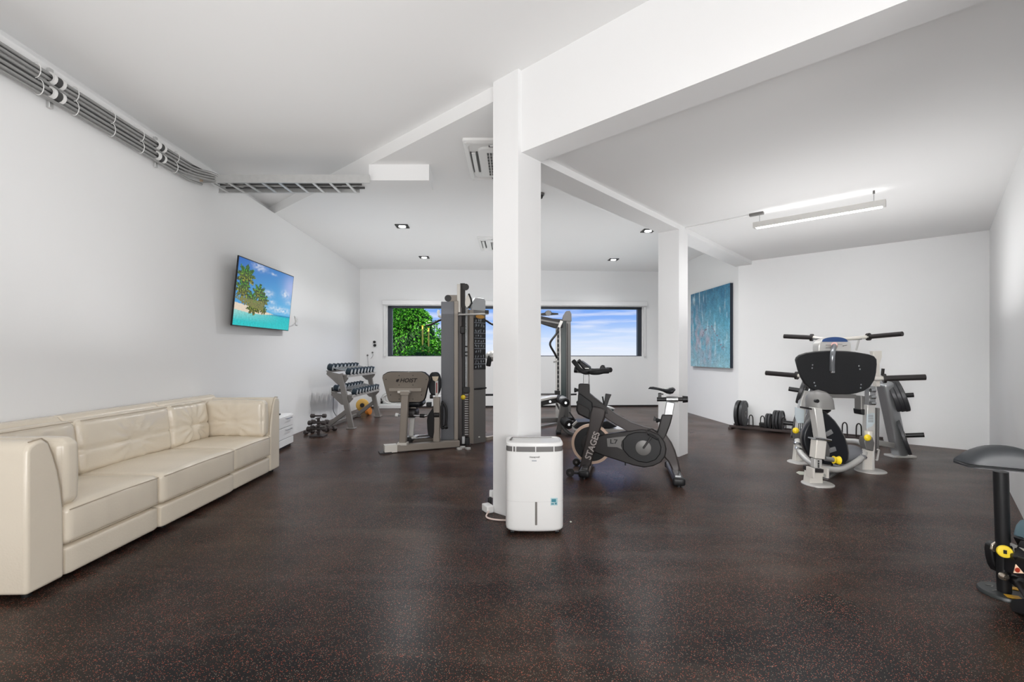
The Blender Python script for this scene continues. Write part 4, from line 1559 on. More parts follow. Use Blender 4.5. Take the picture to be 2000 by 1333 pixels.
for (x, y) in ((897, 878.5), (903.5, 875.5), (914, 878)):
    p = gp(x, y)
    MB().cyl(p, p + Z_ * .02, .035, n=16).build('levelling_foot', 'silver', gym)
# right shroud with the exercise chart
q0, q1 = at(917.5, 869.5, 6.23), at(949, 863.5, 6.45)
qa, qb = V((q0.x, q0.y, 0)), V((q1.x, q1.y, 0))
qd = (qb - qa).normalized()
qn = V((-qd.y, qd.x, 0))
QL = (qb - qa).length


def qp(f, z, o=0.0):
    return qa + qd * (QL * f) + qn * o + Z_ * z


ztop = EYE + (HY - 606) * 6.3 / F_PX
MB().prism([qp(0, .02), qp(.235, .0), qp(.235, ztop), qp(0, ztop)], qn * .05).build('shroud_edge', 'champagne', gym, bevel=.004)
MB().prism([qp(.235, .0, .004), qp(1, .0, .004), qp(1, ztop, .004), qp(.235, ztop, .004)], qn * .04).build('right_shroud', 'mid_grey', gym, bevel=.004)
zc0, zc1 = EYE - (722 - HY) * 6.38 / F_PX, EYE + (HY - 622) * 6.38 / F_PX
ch = MB().prism([qp(.25, zc0), qp(.97, zc0), qp(.97, zc1), qp(.25, zc1)], qn * .005 * -1).build('exercise_chart', 'black', gym)
rr = random.Random(3)
ink = MB()
rws = 10
for r_ in range(rws):
    z1 = zc1 - (zc1 - zc0) * (r_ + .12) / rws
    z0_ = zc1 - (zc1 - zc0) * (r_ + .80) / rws
    for c_ in range(4 if r_ % 3 else 3):
        f = .31 + c_ * .155 + rr.uniform(-.01, .01)
        for s_ in range(3):
            f0 = f + rr.uniform(0, .07)
            za = z0_ + (z1 - z0_) * rr.uniform(0, .5)
            ink.prism([qp(f0, za, -.0055), qp(f0 + .018, za, -.0055), qp(f0 + .03 + rr.uniform(-.02, .02), za + (z1 - z0_) * .5, -.0055), qp(f0 + .01, za + (z1 - z0_) * .5, -.0055)], qn * -.001)
    if r_ in (0, 2, 3, 4, 5, 7, 8):
        zl = zc1 - (zc1 - zc0) * (r_ + .97) / rws
        ink.prism([qp(.26, zl, -.0055), qp(.96, zl, -.0055), qp(.96, zl + .006, -.0055), qp(.26, zl + .006, -.0055)], qn * -.001)
ink.build('chart_figures', mat('chart_ink', (.35, .38, .42), .5), ch)
og = [qp(.60 + .27 * math.cos(2 * math.pi * k / 24), EYE + (HY - 619) * 6.35 / F_PX + .026 * math.sin(2 * math.pi * k / 24), -.008) for k in range(24)]
MB().prism(og, qn * -.004).build('oval_badge', mat('amber_badge', rgb(205, 150, 60), .35), gym)
tops = [qp(.12, ztop), qp(.98, ztop), qp(.98, ztop + .14), qp(.90, ztop + .17), qp(.35, ztop + .17), qp(.2, ztop + .12)]
MB().prism(tops, qn * .03).build('head_plate', 'steel', gym, bevel=.004)
MB().bar(at(895, 615, 6.12), at(953, 613.5, 6.30), .05, .022).build('top_arm', 'silver', gym, bevel=.003)
MB().box(at(951, 610, 6.28), (.05, .05, .05)).build('arm_end', 'dark_grey', gym, bevel=.004)
MB().tube([at(926, 760.5, 6.15), at(938, 759.5, 6.15), at(950, 758, 6.18)], [.010, .014, .010], 8).build('adjusting_lever', 'black', gym)
MB().box(at(936, 854, 6.22), (.02, .01, .014)).build('badge_stud', 'silver', gym)
# lat bar and wires at the top
lat = [at(831.5, 636, 6.75), at(840, 635, 6.75), at(852, 629.5, 6.75), at(862, 625, 6.75), at(895, 620, 6.75), at(930, 621, 6.75), at(948, 626, 6.75), at(962, 634, 6.75), at(985, 640, 6.75)]
MB().tube(spline(lat, 4), .016, 10).build('lat_bar', 'dark_grey', gym)
MB().tube([at(858, 606, 6.5), at(856, 610, 6.5), at(857.5, 617, 6.5), at(861.5, 621, 6.5)], .02, 10).build('cable_loop', 'white_plastic', gym)
for (x, y0, y1, Y) in ((905, 600, 640, SY), (902, 617, 700, SY + .02)):
    MB().cyl(at(x, y0, Y), at(x, y1, Y), .004, n=6).build('steel_cable', 'dark_grey', gym)
MB().box(at(903.5, 645, SY), (.06, .06, .10)).build('cable_block', 'dark_grey', gym, bevel=.01)
# rear frame towards the column
MB().bar(at(949, 858, 6.55), at(1003, 848, 7.1), .05, .06).build('side_rail', 'champagne', gym, bevel=.005)
MB().bar(at(930, 772, 7.0), at(985, 771.5, 7.0), .03, .03).build('cross_bar', 'black', gym, bevel=.004)
MB().bar(at(985, 771, 7.0), gp(985, 851), .05, .05, Y_).build('rear_post', 'champagne', gym, bevel=.005)
jt = MB()
jt.ell(at(960, 696, 6.9), (.09, .08, .08), None, 14, 8)
jt.build('joint_housing', 'silver', gym)
MB().bar(at(953, 697, 6.85), at(960, 700, 6.85), .05, .05).build('joint_knob', 'black', gym, bevel=.01)
MB().bar(at(956, 700, 6.85), at(953.5, 716, 6.85), .07, .06, Y_).build('joint_grip', 'black_matte', gym, bevel=.015)
MB().bar(at(960, 696, 6.9), at(985, 690, 7.0), .05, .05).build('press_arm', 'silver', gym, bevel=.006)
MB().bar(at(985, 688, 7.0), at(985, 772, 7.0), .05, .05, Y_).build('press_arm', 'silver', gym, bevel=.006)

# ------------------------------------------------------------------ dark green tower machine right of the column
tw = thing('cable_tower', 'dark green and grey cable tower with padded leg rollers, right of the front column', 'gym machine', gp(1100, 836))
TYY = 8.3


def tb(name, x0, x1, y0, y1, m, Y=TYY, dpt=.06, bv=.004):
    return MB().pbox(x0, x1, y0, y1, Y, dpt).build(name, m, tw, bevel=bv)


tb('tower_column', 1096, 1106, 627, 824, 'green_metal', TYY, .10)
tb('tower_column', 1106, 1115, 627, 826, 'mid_grey', TYY - .03, .12)
tb('tower_groove', 1107.5, 1109, 632, 815, 'dark_grey', TYY - .034, .004)
MB().prism([at(x, y, TYY - .04) for x, y in ((1098, 627), (1101, 616), (1106, 608), (1113, 607), (1116, 613), (1116.5, 628))], V((0, .14, 0))).build('tower_cap', 'mid_grey', tw, bevel=.006)
tb('track', 1085.5, 1096, 640, 824, 'silver', TYY + .02, .04)
sl_ = MB()
for k in range(14):
    sl_.pbox(1088.5, 1091.8, 646 + k * 8.8, 651.5 + k * 8.8, TYY + .014, .005)
tb('track_back', 1088, 1092.4, 644, 770, 'mid_grey', TYY + .016, .003, 0)
MB2 = sl_.build('track_slots', 'black', tw)
MB().prism([at(x, y, TYY - .06) for x, y in ((1010, 608), (1054, 617), (1080, 622.5), (1098, 624), (1100, 640), (1084, 641), (1054, 631.5), (1010, 620))], V((0, .12, 0))).build('top_arm', 'dark_grey', tw, bevel=.008)
MB().bar(at(1010, 617, TYY - .07), at(1092, 632, TYY - .07), .01, .03).build('arm_stripe', 'mid_grey', tw)
MB().prism([at(x, y, TYY - .08) for x, y in ((1052, 613), (1064, 611), (1067, 607.5), (1075, 607), (1078, 611), (1090, 612), (1091, 614.5), (1078, 615.5), (1068, 616.5), (1052, 616))], V((0, .08, 0))).build('pulley_head', 'dark_grey', tw, bevel=.004)
MB().cyl(at(1071, 612, TYY - .1), at(1071, 612, TYY + .02), .05, n=20).build('pulley', 'mid_grey', tw)
MB().bar(at(1097, 627, TYY - .05), at(1089, 646, TYY - .05), .05, .05, Y_).build('arm_brace', 'silver', tw, bevel=.004)
gr_ = spline([at(1091, 640, TYY - .12), at(1087, 652, TYY - .14), at(1078, 664, TYY - .18), at(1074.5, 671, TYY - .18), at(1076, 678, TYY - .18), at(1083, 690, TYY - .14), at(1088, 700, TYY - .1)], 5)
MB().tube(gr_, .019, 10).build('hand_grip', 'dark_grey', tw)
MB().bar(at(1081, 707.5, TYY - .06), at(1090, 706, TYY - .02), .02, .03).build('track_pin', 'silver', tw, bevel=.003)
MB().cyl(at(1086, 702, TYY - .06), at(1086, 702, TYY + .02), .022, n=12).build('track_pin_knob', 'silver', tw)
tb('cross_bar', 1020, 1088, 769, 773, 'mid_grey', 8.1, .03, .002)
tb('slide_block', 1084, 1094, 764, 781, 'black', 8.05, .12, .006)
MB().cyl(at(1115, 771, 8.1), at(1126, 770.6, 8.1), .016, n=12).build('storage_peg', 'black', tw)
# bench arm and leg developer that reach towards the room
MB().prism([at(x, y, 7.3) for x, y in ((1020, 784), (1054, 780), (1078, 775), (1093, 774.5), (1093, 777), (1078, 780), (1054, 785.5), (1020, 790))], V((0, .26, 0))).build('seat_pad', 'silver', tw, bevel=.006)
MB().prism([at(x, y, 7.32) for x, y in ((1020, 789), (1055, 783.5), (1085, 779), (1096, 778), (1096, 786), (1085, 788), (1055, 793.5), (1020, 799))], V((0, .2, 0))).build('seat_frame', 'dark_grey', tw, bevel=.006)
MB().cyl(at(1074.5, 785, 7.28), at(1074.5, 785, 7.33), .018, n=12).build('frame_bolt', 'chrome', tw)
for (x, y, r, Y0) in ((1105, 787.5, .066, 7.0), (1111.5, 830, .070, 6.85)):
    rl = MB().cyl(at(x, y, Y0), at(x, y, Y0) + V((-.06, .36, .03)), r, n=24).build('foam_roller', 'black_matte', tw, bevel=.01)
    MB().cyl(at(x, y, Y0 - .006), at(x, y, Y0 + .01), .02, n=14).build('roller_hub', 'chrome', rl)
MB().cyl(at(1098, 780, 7.15), at(1105, 784, 7.05), .055, n=20).build('roller_sleeve', 'steel', tw)
MB().bar(at(1099, 792, 7.12), at(1090.5, 846, 7.12), .075, .07, Y_).build('front_leg', 'mid_grey', tw, bevel=.008)
MB().cyl(at(1086, 846, 7.08), at(1095.5, 846, 7.08), .040, n=20).build('leg_wheel', 'black', tw)
MB().prism([at(x, y, 7.2) for x, y in ((1097, 790), (1110, 790), (1111, 806), (1109, 822), (1098, 824), (1095, 810))], V((0, .06, 0))).build('pivot_plate', 'mid_grey', tw, bevel=.006)
cv = spline([at(1097, 820, 7.15), at(1099, 832, 7.1), at(1105, 841, 7.05), at(1113, 847, 7.0), at(1121, 850, 6.95)], 5)
MB().tube(cv, .030, 12).build('curved_tube', 'mid_grey', tw)
MB().bar(at(1020, 822, 7.3), at(1093, 820.5, 7.3), .06, .075).build('lower_beam', 'mid_grey', tw, bevel=.006)
MB().bar(at(1087, 789, 7.5), at(1096, 806, 7.4), .03, .03, Y_).build('link_rod', 'steel', tw)
MB().bar(at(1112, 805, 7.0), at(1122, 820, 6.95), .02, .045, Y_).build('link_arm', 'black', tw, bevel=.004)
MB().pbox(1108, 1121, 816.5, 822, 6.98, .1).build('link_block', 'dark_grey', tw, bevel=.006)
MB().bar(at(1098, 826, 8.2), gp(1040, 838), .06, .05).build('base_tube', 'mid_grey', tw, bevel=.004)
MB().cyl(gp(1028, 846), gp(1028, 846) + Z_ * .25, .03).build('bench_leg', 'mid_grey', tw)

# low flat bench behind the exercise bike
bn = thing('flat_bench', 'low black padded bench with pale frame on the floor behind the exercise bike', 'bench', gp(1170, 845))
MB().prism([at(x, y, 6.6) for x, y in ((1121, 836), (1128, 825), (1150, 824), (1180, 824), (1186, 822.5), (1206, 834), (1190, 838), (1150, 838))], V((0, .34, 0))).build('pad', 'black_pad', bn, bevel=.012, seg=3)
MB().bar(at(1118, 832, 6.58), at(1127, 823.5, 6.58), .03, .02, Y_).build('frame_end', 'silver', bn, bevel=.004)
MB().prism([at(x, y, 6.62) for x, y in ((1121, 838), (1188, 838), (1224, 839), (1222, 844), (1188, 846), (1121, 842))], V((0, .30, 0))).build('frame', 'silver', bn, bevel=.005)
for px in (1128, 1215):
    p = at(px, 842, 6.7)
    MB().box((p.x, p.y + .08, p.z / 2), (.05, .24, max(.05, p.z))).build('leg', 'silver', bn, bevel=.004)
# step platform farther back
sp_ = thing('step_platform', 'white-topped dark step lying on the floor near the back wall behind the bike', 'step', gp(1192, 806))
MB().prism([V((gp(1180, 805).x, 9.7, .0)), V((gp(1206, 806).x - .1, 9.7, 0)), V((gp(1206, 806).x - .1, 9.7, .07)), V((gp(1180, 805).x, 9.7, .07))], V((0, .35, 0))).build('base', 'green_metal', sp_, bevel=.006)
MB().prism([at(x, y, 9.75) for x, y in ((1183, 794), (1195, 796.5), (1202, 799), (1190, 799.5), (1180, 799))], V((0, .3, -.0))).build('top', 'white_plastic', sp_, bevel=.004)
# ------------------------------------------------------------------ spin bike
BF, BRR = (gp(1140, 937) + gp(1150, 908)) / 2, (gp(1325, 953) + gp(1309, 917)) / 2
bdir = (BRR - BF).normalized()
bnn = V((bdir.y, -bdir.x, 0))          # towards the camera
bike = thing('exercise_bike', 'dark grey spinning bike with pale flywheel rim standing between the two columns', 'exercise bike', (BF + BRR) / 2, math.atan2(bdir.y, bdir.x))


def bc(x, y, off=0.0):
    """point on the bike's middle plane from crop coordinates"""
    return vplane(1080 + x / 4.443, 680 + y / 4.443, BF, bdir) + bnn * off


def bpl(name, pts, thick, m, off=0.0, bevel=.004, parent=None, seg=2):
    return MB().prism([bc(x, y, off + thick / 2) for x, y in pts], bnn * -thick).build(name, m, parent or bike, bevel=bevel, seg=seg)


# flywheel
fc = bc(335, 832)
FR = abs((bc(335, 658) - fc).z)
fly = MB().lathe([(FR * .86, -.014), (FR * .99, -.014), (FR, -.008), (FR, .008), (FR * .99, .014), (FR * .86, .014), (FR * .86, -.014)], fc, bnn, 56, caps=False).build('flywheel', mat('pale_machined_rim', rgb(196, 170, 152), .35, .5), bike)
MB().lathe([(.0, -.010), (FR * .87, -.010), (FR * .87, .010), (.0, .010)], fc, bnn, 48).build('wheel_disc', 'black', fly)
MB().lathe([(.0, .010), (FR * .45, .012), (FR * .5, .022), (FR * .35, .03), (.0, .03)], fc, bnn, 32).build('wheel_hub', 'dark_grey', fly)
# frame
bpl('front_fork', [(225, 1062), (262, 930), (292, 800), (318, 680), (333, 560), (350, 500), (440, 520), (462, 545), (455, 590), (430, 660), (405, 730), (372, 860), (340, 990), (322, 1075)], .06, 'bronze', .045, .014, seg=3)
bpl('front_fork', [(300, 1040), (330, 900), (352, 800), (372, 680), (383, 560), (395, 500), (440, 520), (462, 545), (455, 590), (430, 660), (405, 730), (388, 850), (362, 1000)], .04, 'bronze', -.075, .012, seg=3)
hdm = bpl('head_tube', [(225, 316), (232, 309), (308, 309), (316, 316), (318, 392), (400, 460), (470, 520), (480, 570), (400, 560), (330, 545), (280, 500), (222, 430)], .075, 'dark_grey', 0, .012, seg=3)
bpl('top_tube', [(316, 392), (345, 415), (470, 512), (560, 580), (680, 645), (790, 682), (900, 712), (905, 745), (800, 740), (690, 728), (640, 716), (540, 660), (460, 606), (430, 560)], .07, 'bronze', 0, .014, seg=3)
bpl('brake_cover', [(222, 400), (240, 392), (345, 470), (350, 540), (330, 620), (300, 610), (222, 572), (205, 535), (212, 488), (205, 462), (220, 458)], .10, 'black', 0, .01)
bpl('brake_housing', [(222, 470), (320, 520), (330, 545), (322, 612), (235, 575), (212, 540)], .11, 'dark_grey', 0, .012)
chp = [(362, 770), (470, 742), (600, 722), (690, 712), (770, 700), (850, 712), (925, 752), (972, 812), (985, 870), (975, 930), (935, 985), (870, 1018), (790, 1029), (700, 1012), (560, 966), (440, 928), (355, 893)]
chain = bpl('chain_cover', chp, .055, 'dark_grey', .03, .012, seg=3)
bpl('crank_bulge', [(610, 790), (650, 745), (720, 722), (800, 722), (870, 745), (920, 790), (940, 850), (930, 910), (890, 960), (820, 985), (740, 975), (660, 930), (610, 870)], .02, 'black', .066, .008, chain)
badge = bpl('cover_badge', [(472, 778), (560, 766), (638, 758), (600, 800), (592, 840), (604, 872), (560, 852), (478, 848)], .004, 'mid_grey', .060, 0, chain)
M['pale_ink'] = mat('pale_lettering', rgb(168, 160, 156), .5)
text('lettering', 'L7', .062, 'black', bc(498, 820, .063), bdir, Z_, badge, .0008, 1.25)
# lettering down the leg
fdir = (bc(390, 700) - bc(285, 1000)).normalized()
text('lettering', 'STAGES', .088, 'pale_ink', bc(332, 962, .0765), fdir, bnn.cross(fdir), bike, .0008, .98)
# rear
bpl('seat_tube', [(946, 577), (1040, 577), (1022, 650), (985, 750), (960, 800), (895, 745), (915, 690)], .07, 'dark_grey', 0, .012, seg=3)
bpl('rear_leg', [(900, 770), (980, 748), (1030, 820), (1062, 890), (1088, 980), (1105, 1060), (1118, 1118), (1052, 1122), (1035, 1060), (1000, 985), (960, 940), (900, 900)], .065, 'bronze', 0, .014, seg=3)
sp2 = MB().bar(bc(1000, 590), bc(1020, 470), .078, .045, bnn).build('seat_post', 'steel', bike, bevel=.006)
sl2 = MB().cyl(bc(984, 446), bc(1085, 446), .0275, n=20).build('seat_slider', 'steel', bike)
MB().cyl(bc(902, 446), bc(984, 446), .021, n=16).build('slider_rod', 'black', bike)
MB().cyl(bc(1085, 446), bc(1125, 446), .020, n=16).build('slider_rod', 'dark_grey', bike)
MB().cyl(bc(1125, 446), bc(1170, 446), .034, .030, n=18).build('slider_knob', 'black', bike)
MB().bar(bc(925, 446), bc(928, 390), .03, .03, bnn).build('saddle_clamp', 'black', bike, bevel=.004)
MB().bar(bc(912, 400), bc(958, 402), .045, .012).build('saddle_rail', 'black', bike)
# saddle: width grows to the rear
sec = []
for (x, zt_, zb_, wd) in ((828, 352, 358, .010), (840, 338, 357, .028), (870, 336, 360, .034), (910, 344, 366, .040), (950, 352, 378, .055), (985, 354, 396, .085), (1015, 346, 404, .115), (1040, 342, 396, .125), (1056, 350, 372, .11), (1062, 360, 366, .07)):
    c_ = (bc(x, zt_) + bc(x, zb_)) / 2
    hh = abs((bc(x, zt_) - bc(x, zb_)).z) / 2
    sec.append([c_ + bnn * (wd * .62 * math.cos(2 * math.pi * k / 16)) + Z_ * (hh * math.sin(2 * math.pi * k / 16)) for k in range(16)])
MB().rings(sec).build('saddle', 'black_pad', bike, smooth=70)
for (x0, y0, x1, y1, nm) in ((196, 366, 226, 366, 'height_knob'), (905, 628, 935, 628, 'seat_knob')):
    k_ = MB().lathe([(.012, 0), (.026, .004), (.022, .02), (.016, .028), (.014, .05)], bc(x0 - 12, y0), bdir, 14).build(nm, 'black', bike)
MB().prism([bc(x, y, .01) for x, y in ((872, 622), (880, 590), (897, 612), (893, 632), (874, 636))], bnn * -.02).build('seat_lever', 'black', bike, bevel=.004)
# handlebar post and bars
MB().bar(bc(290, 320), bc(290, 225), .060, .05, bnn).build('handlebar_post', 'steel', bike, bevel=.006)
MB().cyl(bc(188, 192), bc(262, 200), .026, n=16).build('bar_slider', 'mid_grey', bike)
MB().cyl(bc(186, 190), bc(212, 193), .030, n=16).build('slider_knob', 'black', bike)
bpl('bar_mount', [(262, 186), (325, 178), (420, 182), (425, 214), (340, 226), (268, 222), (245, 200)], .07, 'black', 0, .01)
for off in (.19, -.19):
    hb_ = spline([bc(330, 205, off * .3), bc(300, 206, off), bc(260, 185, off * 1.05), bc(225, 140, off), bc(200, 112, off * .9)], 5)
    MB().tube(hb_, .023, 12).build('bar_end', 'black_matte', bike)
    hr = spline([bc(330, 205, off * .3), bc(360, 205, off), bc(410, 204, off * 1.1), bc(450, 196, off), bc(490, 195, off * .8)], 5)
    MB().tube(hr, .027, 12).build('rear_grip', 'black_matte', bike)
MB().cyl(bc(300, 206, .2), bc(300, 206, -.2), .018, n=12).build('cross_grip', 'black_matte', bike)
bpl('tablet_holder', [(236, 112), (250, 110), (322, 162), (325, 182), (275, 184), (240, 140)], .16, 'black', 0, .008)
MB().bar(bc(287, 176, .085), bc(322, 176, .085), .004, .01).build('holder_clip', 'silver', bike)
bpl('bottle_cage', [(415, 156), (428, 148), (446, 150), (452, 170), (470, 178), (490, 186), (490, 212), (455, 216), (412, 212), (406, 185)], .08, 'black', 0, .008)
# shifter and lever on the frame
bpl('resistance_lever', [(456, 396), (508, 404), (488, 448), (470, 505), (440, 510), (448, 452)], .035, 'black', 0, .005)
MB().cyl(bc(430, 422), bc(446, 505), .008, n=8).build('cable_guide', 'black', bike)
# crank, pedals
cc = bc(785, 855, .082)
MB().lathe([(.0, -.01), (.074, -.01), (.074, .002), (.05, .008), (.0, .008)], cc, bnn, 32).build('crank_ring', 'mid_grey', bike)
ca = (bc(870, 735) - bc(785, 855)).normalized()
MB().bar(cc + bnn * .02, cc + ca * .155 + bnn * .02, .018, .030, bnn).build('crank_arm', 'dark_grey', bike, bevel=.004)
pdl = cc + ca * .155 + bnn * .07
MB().box(pdl, (.10, .085, .022), Matrix.Rotation(.5, 3, 'Y')).build('pedal', 'black', bike, bevel=.005)
MB().tube(rounded([pdl + V((-.05, 0, .01)), pdl + V((-.06, 0, .06)), pdl + V((0, 0, .075)), pdl + V((.05, 0, .03))], .02), .006, 8).build('toe_strap', 'dark_grey', bike)
c2 = bc(785, 855, -.082)
MB().bar(c2 - bnn * .02, c2 - ca * .155 - bnn * .02, .018, .030, bnn).build('crank_arm', 'dark_grey', bike, bevel=.004)
pd2 = c2 - ca * .155 - bnn * .07
MB().box(pd2, (.10, .085, .022)).build('pedal', 'black', bike, bevel=.005)
MB().tube(spline([pd2 + V((-.05, 0, 0)), pd2 + V((-.03, 0, -.05)), pd2 + V((.03, 0, -.055)), pd2 + V((.06, 0, -.02))], 5), .006, 8).build('toe_strap', 'black', bike)
MB().tube([pd2 + V((-.09, 0, .02)), pd2 + V((-.10, 0, -.03)), pd2 + V((-.10, 0, -.10))], .007, 8).build('loose_strap', 'black', bike)
# stabilisers
for (n0, n1, wx, dirw) in ((gp(1141, 936), gp(1152, 909), .085, 1), (gp(1326, 952), gp(1309, 917), .085, -1)):
    d_ = (n1 - n0).normalized()
    st_ = MB().bar(n0 + Z_ * .055, n1 + Z_ * .055, .095, .055).build('stabiliser', 'bronze', bike, bevel=.016, seg=3)
    for p_, q_ in ((n0, -1), (n1, 1)):
        MB().cushion(p_ + Z_ * .05, (.11, .06, .07), (V((d_.y, -d_.x, 0)), d_, Z_), r=.02, n=6, bulge=(0, 0, 0)).build('end_cap', 'black', bike, smooth=60)
        MB().cyl(p_, p_ + Z_ * .03, .018, n=12).build('levelling_foot', 'black', bike)
    MB().bar(n0 + Z_ * .086 + d_ * .06, n1 + Z_ * .086 - d_ * .06, .05, .006).build('chrome_strip', 'chrome', bike)
fd_ = V((d1.x, d1.y, 0))
for (x, y) in ((1113.5, 926), (1126, 905)):
    c_ = at(x, y, 4.6 if x < 1120 else 5.05)
    c_ = V((c_.x, c_.y, max(.042, c_.z)))
    w_ = MB().lathe([(.015, -.014), (.040, -.014), (.042, -.008), (.042, .008), (.040, .014), (.015, .014)], c_, bnn, 20).build('transport_wheel', 'dark_grey', bike)
    MB().cyl(c_ - bnn * .018, c_ + bnn * .018, .014, n=10).build('axle', 'chrome', w_)
    MB().bar(c_, c_ + bdir * .10, .03, .02).build('wheel_bracket', 'dark_grey', bike)

# ------------------------------------------------------------------ white dehumidifier
DX, DY = at(1044.5, 1000, 3.12).x, 3.10
DW, DD = .392, .275
dcx, dcy = DX, DY + DD / 2
dh = thing('dehumidifier', 'white upright dehumidifier with dark top band, against the front column', 'dehumidifier', (dcx, dcy, 0))


def dring(z, sx=1.0, sy=1.0, dy=0.0, n=48):
    out = []
    for k in range(n):
        a_ = 2 * math.pi * k / n
        c_, s_ = math.cos(a_), math.sin(a_)
        ex, ey = (.34, .34) if s_ < 0 else (.2, .2)
        x = math.copysign(abs(c_) ** ex, c_) * DW / 2 * sx
        y = math.copysign(abs(s_) ** ey, s_) * DD / 2 * sy
        if s_ < 0:      # bowed front
            y *= 1 - .13 * (abs(x) / (DW / 2)) ** 2
        out.append(V((dcx + x, dcy + y + dy, z)))
    return out


body = MB().rings([dring(.022, .93, .92), dring(.032, .985, .985), dring(.045), dring(.18), dring(.40), dring(.555)]).build('body', 'white_plastic', dh, smooth=50)
MB().rings([dring(.556, .985, .985), dring(.592, .975, .975)]).build('vent_band', mat('dark_vent', rgb(105, 103, 102), .5), dh, smooth=50)
MB().rings([dring(.590, .995, .995), dring(.598, 1.0, 1.0), dring(.608, .985, .985), dring(.612, .95, .95), dring(.614, .90, .88), dring(.608, .88, .84)]).build('top_panel', 'white_plastic', dh, smooth=40)
for x0 in (-.148, -.128, .005, .128):
    a_ = DW / 2
    yy = dcy - DD / 2 * (1 - .13 * (abs(x0) / a_) ** 2) * (1 if abs(x0) < .12 else .965)
    MB().box((dcx + x0, yy + .002, .574), (.006, .012, .036)).build('band_rib', 'white_plastic', dh)
fy = dcy - DD / 2 - .0005
MB().box((dcx + .008, fy + .002, .145), (.0145, .008, .155)).build('water_window', mat('grey_window', rgb(120, 116, 112), .2), dh, bevel=.003)
MB().rings([dring(.2214, 1.002, 1.002), dring(.2228, 1.002, 1.002)]).build('tank_seam', mat('tank_seam', rgb(205, 204, 202), .5), dh)
stk = thing
sy_ = fy + .0005 + .0085
sk = MB().box((dcx + .128, sy_, .222), (.047, .003, .050), Matrix.Rotation(.10, 3, 'Z')).build('energy_sticker', mat('pale_sticker', rgb(178, 205, 210), .4), dh)
sk2 = MB()
for (a_, b_, w_, h_) in ((-.004, .008, .034, .020), (-.010, -.014, .018, .008), (.012, -.012, .012, .012)):
    sk2.box((dcx + .128 + a_, sy_ - .0018 + a_ * .1, .222 + b_), (w_, .002, h_))
sk2.build('sticker_print', mat('teal_print', rgb(60, 130, 145), .4), sk)
text('lettering', 'Honeywell', .0165, 'mid_grey', V((dcx - .036, fy - .0006, .517)), X_, Z_, dh, .0006, .95)
MB().box((dcx - .005, fy, .497), (.032, .002, .006)).build('display', 'seal', dh)
hp = [V((dcx - .15, dcy + .085, .6145)), V((dcx + .13, dcy + .085, .6145))]
MB().bar(hp[0], hp[1], .008, .003).build('handle_slot', mat('slot_dark', rgb(90, 86, 82), .5), dh)
MB().bar(V((dcx - .15, dcy + .085, .6145)), V((dcx - .165, dcy - .01, .6135)), .010, .003).build('handle_slot', 'slot_dark' if False else MATS['slot_dark'], dh)
for sx in (-1, 1):
    for sy in (-1, 1):
        MB().cyl((dcx + sx * .15 - .012, dcy + sy * .095, .014), (dcx + sx * .15 + .012, dcy + sy * .095, .014), .014, n=14).build('caster', 'black', dh)

# extension socket and lead by the column foot
xs = gp(952, 1000)
xs = V((xs.x + .003, xs.y - .03, 0))
ex_ = thing('extension_socket', 'white extension socket on the floor at the foot of the front column', 'socket', xs)
MB().box(xs + V((0, .03, .028)), (.06, .10, .056), Matrix.Rotation(.5, 3, 'Z')).build('body', 'white_plastic', ex_, bevel=.008)
MB().box(xs + V((.012, .10, .06)), (.03, .03, .06)).build('plug', 'black', ex_, bevel=.006)
MB().box(xs + V((.022, .14, .105)), (.03, .05, .05)).build('wall_plug', 'white_plastic', ex_, bevel=.004)
M['pink_lead'] = mat('off_white_lead', rgb(225, 205, 196), .45)
ld = spline([xs + V((.01, -.02, .02)), xs + V((-.005, -.10, .009)), xs + V((.03, -.15, .008)), xs + V((.10, -.175, .008)), xs + V((.16, -.19, .008)), V((dcx - .10, dcy + .02, .010)), V((dcx - .03, dcy + .1, .012))], 6)
setp(MB().tube(ld, .0062, 8).build('power_lead', 'pink_lead'), 'pale power lead looping from the extension socket to the dehumidifier', 'cable')
# ------------------------------------------------------------------ plate-loaded leg press
lp = thing('leg_press_machine', 'silver plate-loaded leg press with big black foot plate by the right end wall', 'gym machine', gp(1640, 925))


def c5(x, y, Y):
    return at(1520 + x / 7.014, 780 + y / 7.014, Y)


def c2_(x, y, Y):
    return at(1400 + x / 3.702, 620 + y / 3.702, Y)


def c4(x, y, Y):
    return at(1660 + x / 5.125, 660 + y / 5.125, Y)


def oval(px, py, rx, name='foot_disc', m='silver'):
    p = gp(px, py)
    r_ = rx * p.y / F_PX
    MB().lathe([(r_, 0), (r_, .008), (r_ * .9, .016), (0, .016)], p, Z_, 36).build(name, m, lp)
    return p


YF = 4.36
pf = oval(1597, 946.5, 28)
MB().prism([c5(x, y, YF - .05) for x, y in ((430, 1165), (448, 1005), (612, 1010), (615, 1170))], V((0, .10, 0))).build('foot_casing', 'cream_steel', lp, bevel=.005)
MB().prism([c5(x, y, YF - .07) for x, y in ((450, 950), (625, 965), (622, 1012), (448, 1005))], V((0, .12, 0))).build('casing_bracket', 'dark_grey', lp, bevel=.003)
for x in (442, 632):
    MB().box(c5(x, 1000, YF - .06), (.02, .10, .09)).build('side_plate', 'cream_steel', lp, bevel=.002)
MB().cyl(c5(636, 1050, YF - .08), c5(660, 1050, YF - .08), .018, n=10).build('bolt', 'chrome', lp)
adj = MB().prism([c5(x, y, YF - .03) for x, y in ((500, 820), (602, 830), (600, 965), (497, 955))], V((0, .06, 0))).build('adjusting_tube', 'silver', lp, bevel=.004)
for y in (850, 880, 905, 930):
    MB().box(c5(552, y, YF - .034), (.014, .006, .012)).build('hole', 'black', adj)
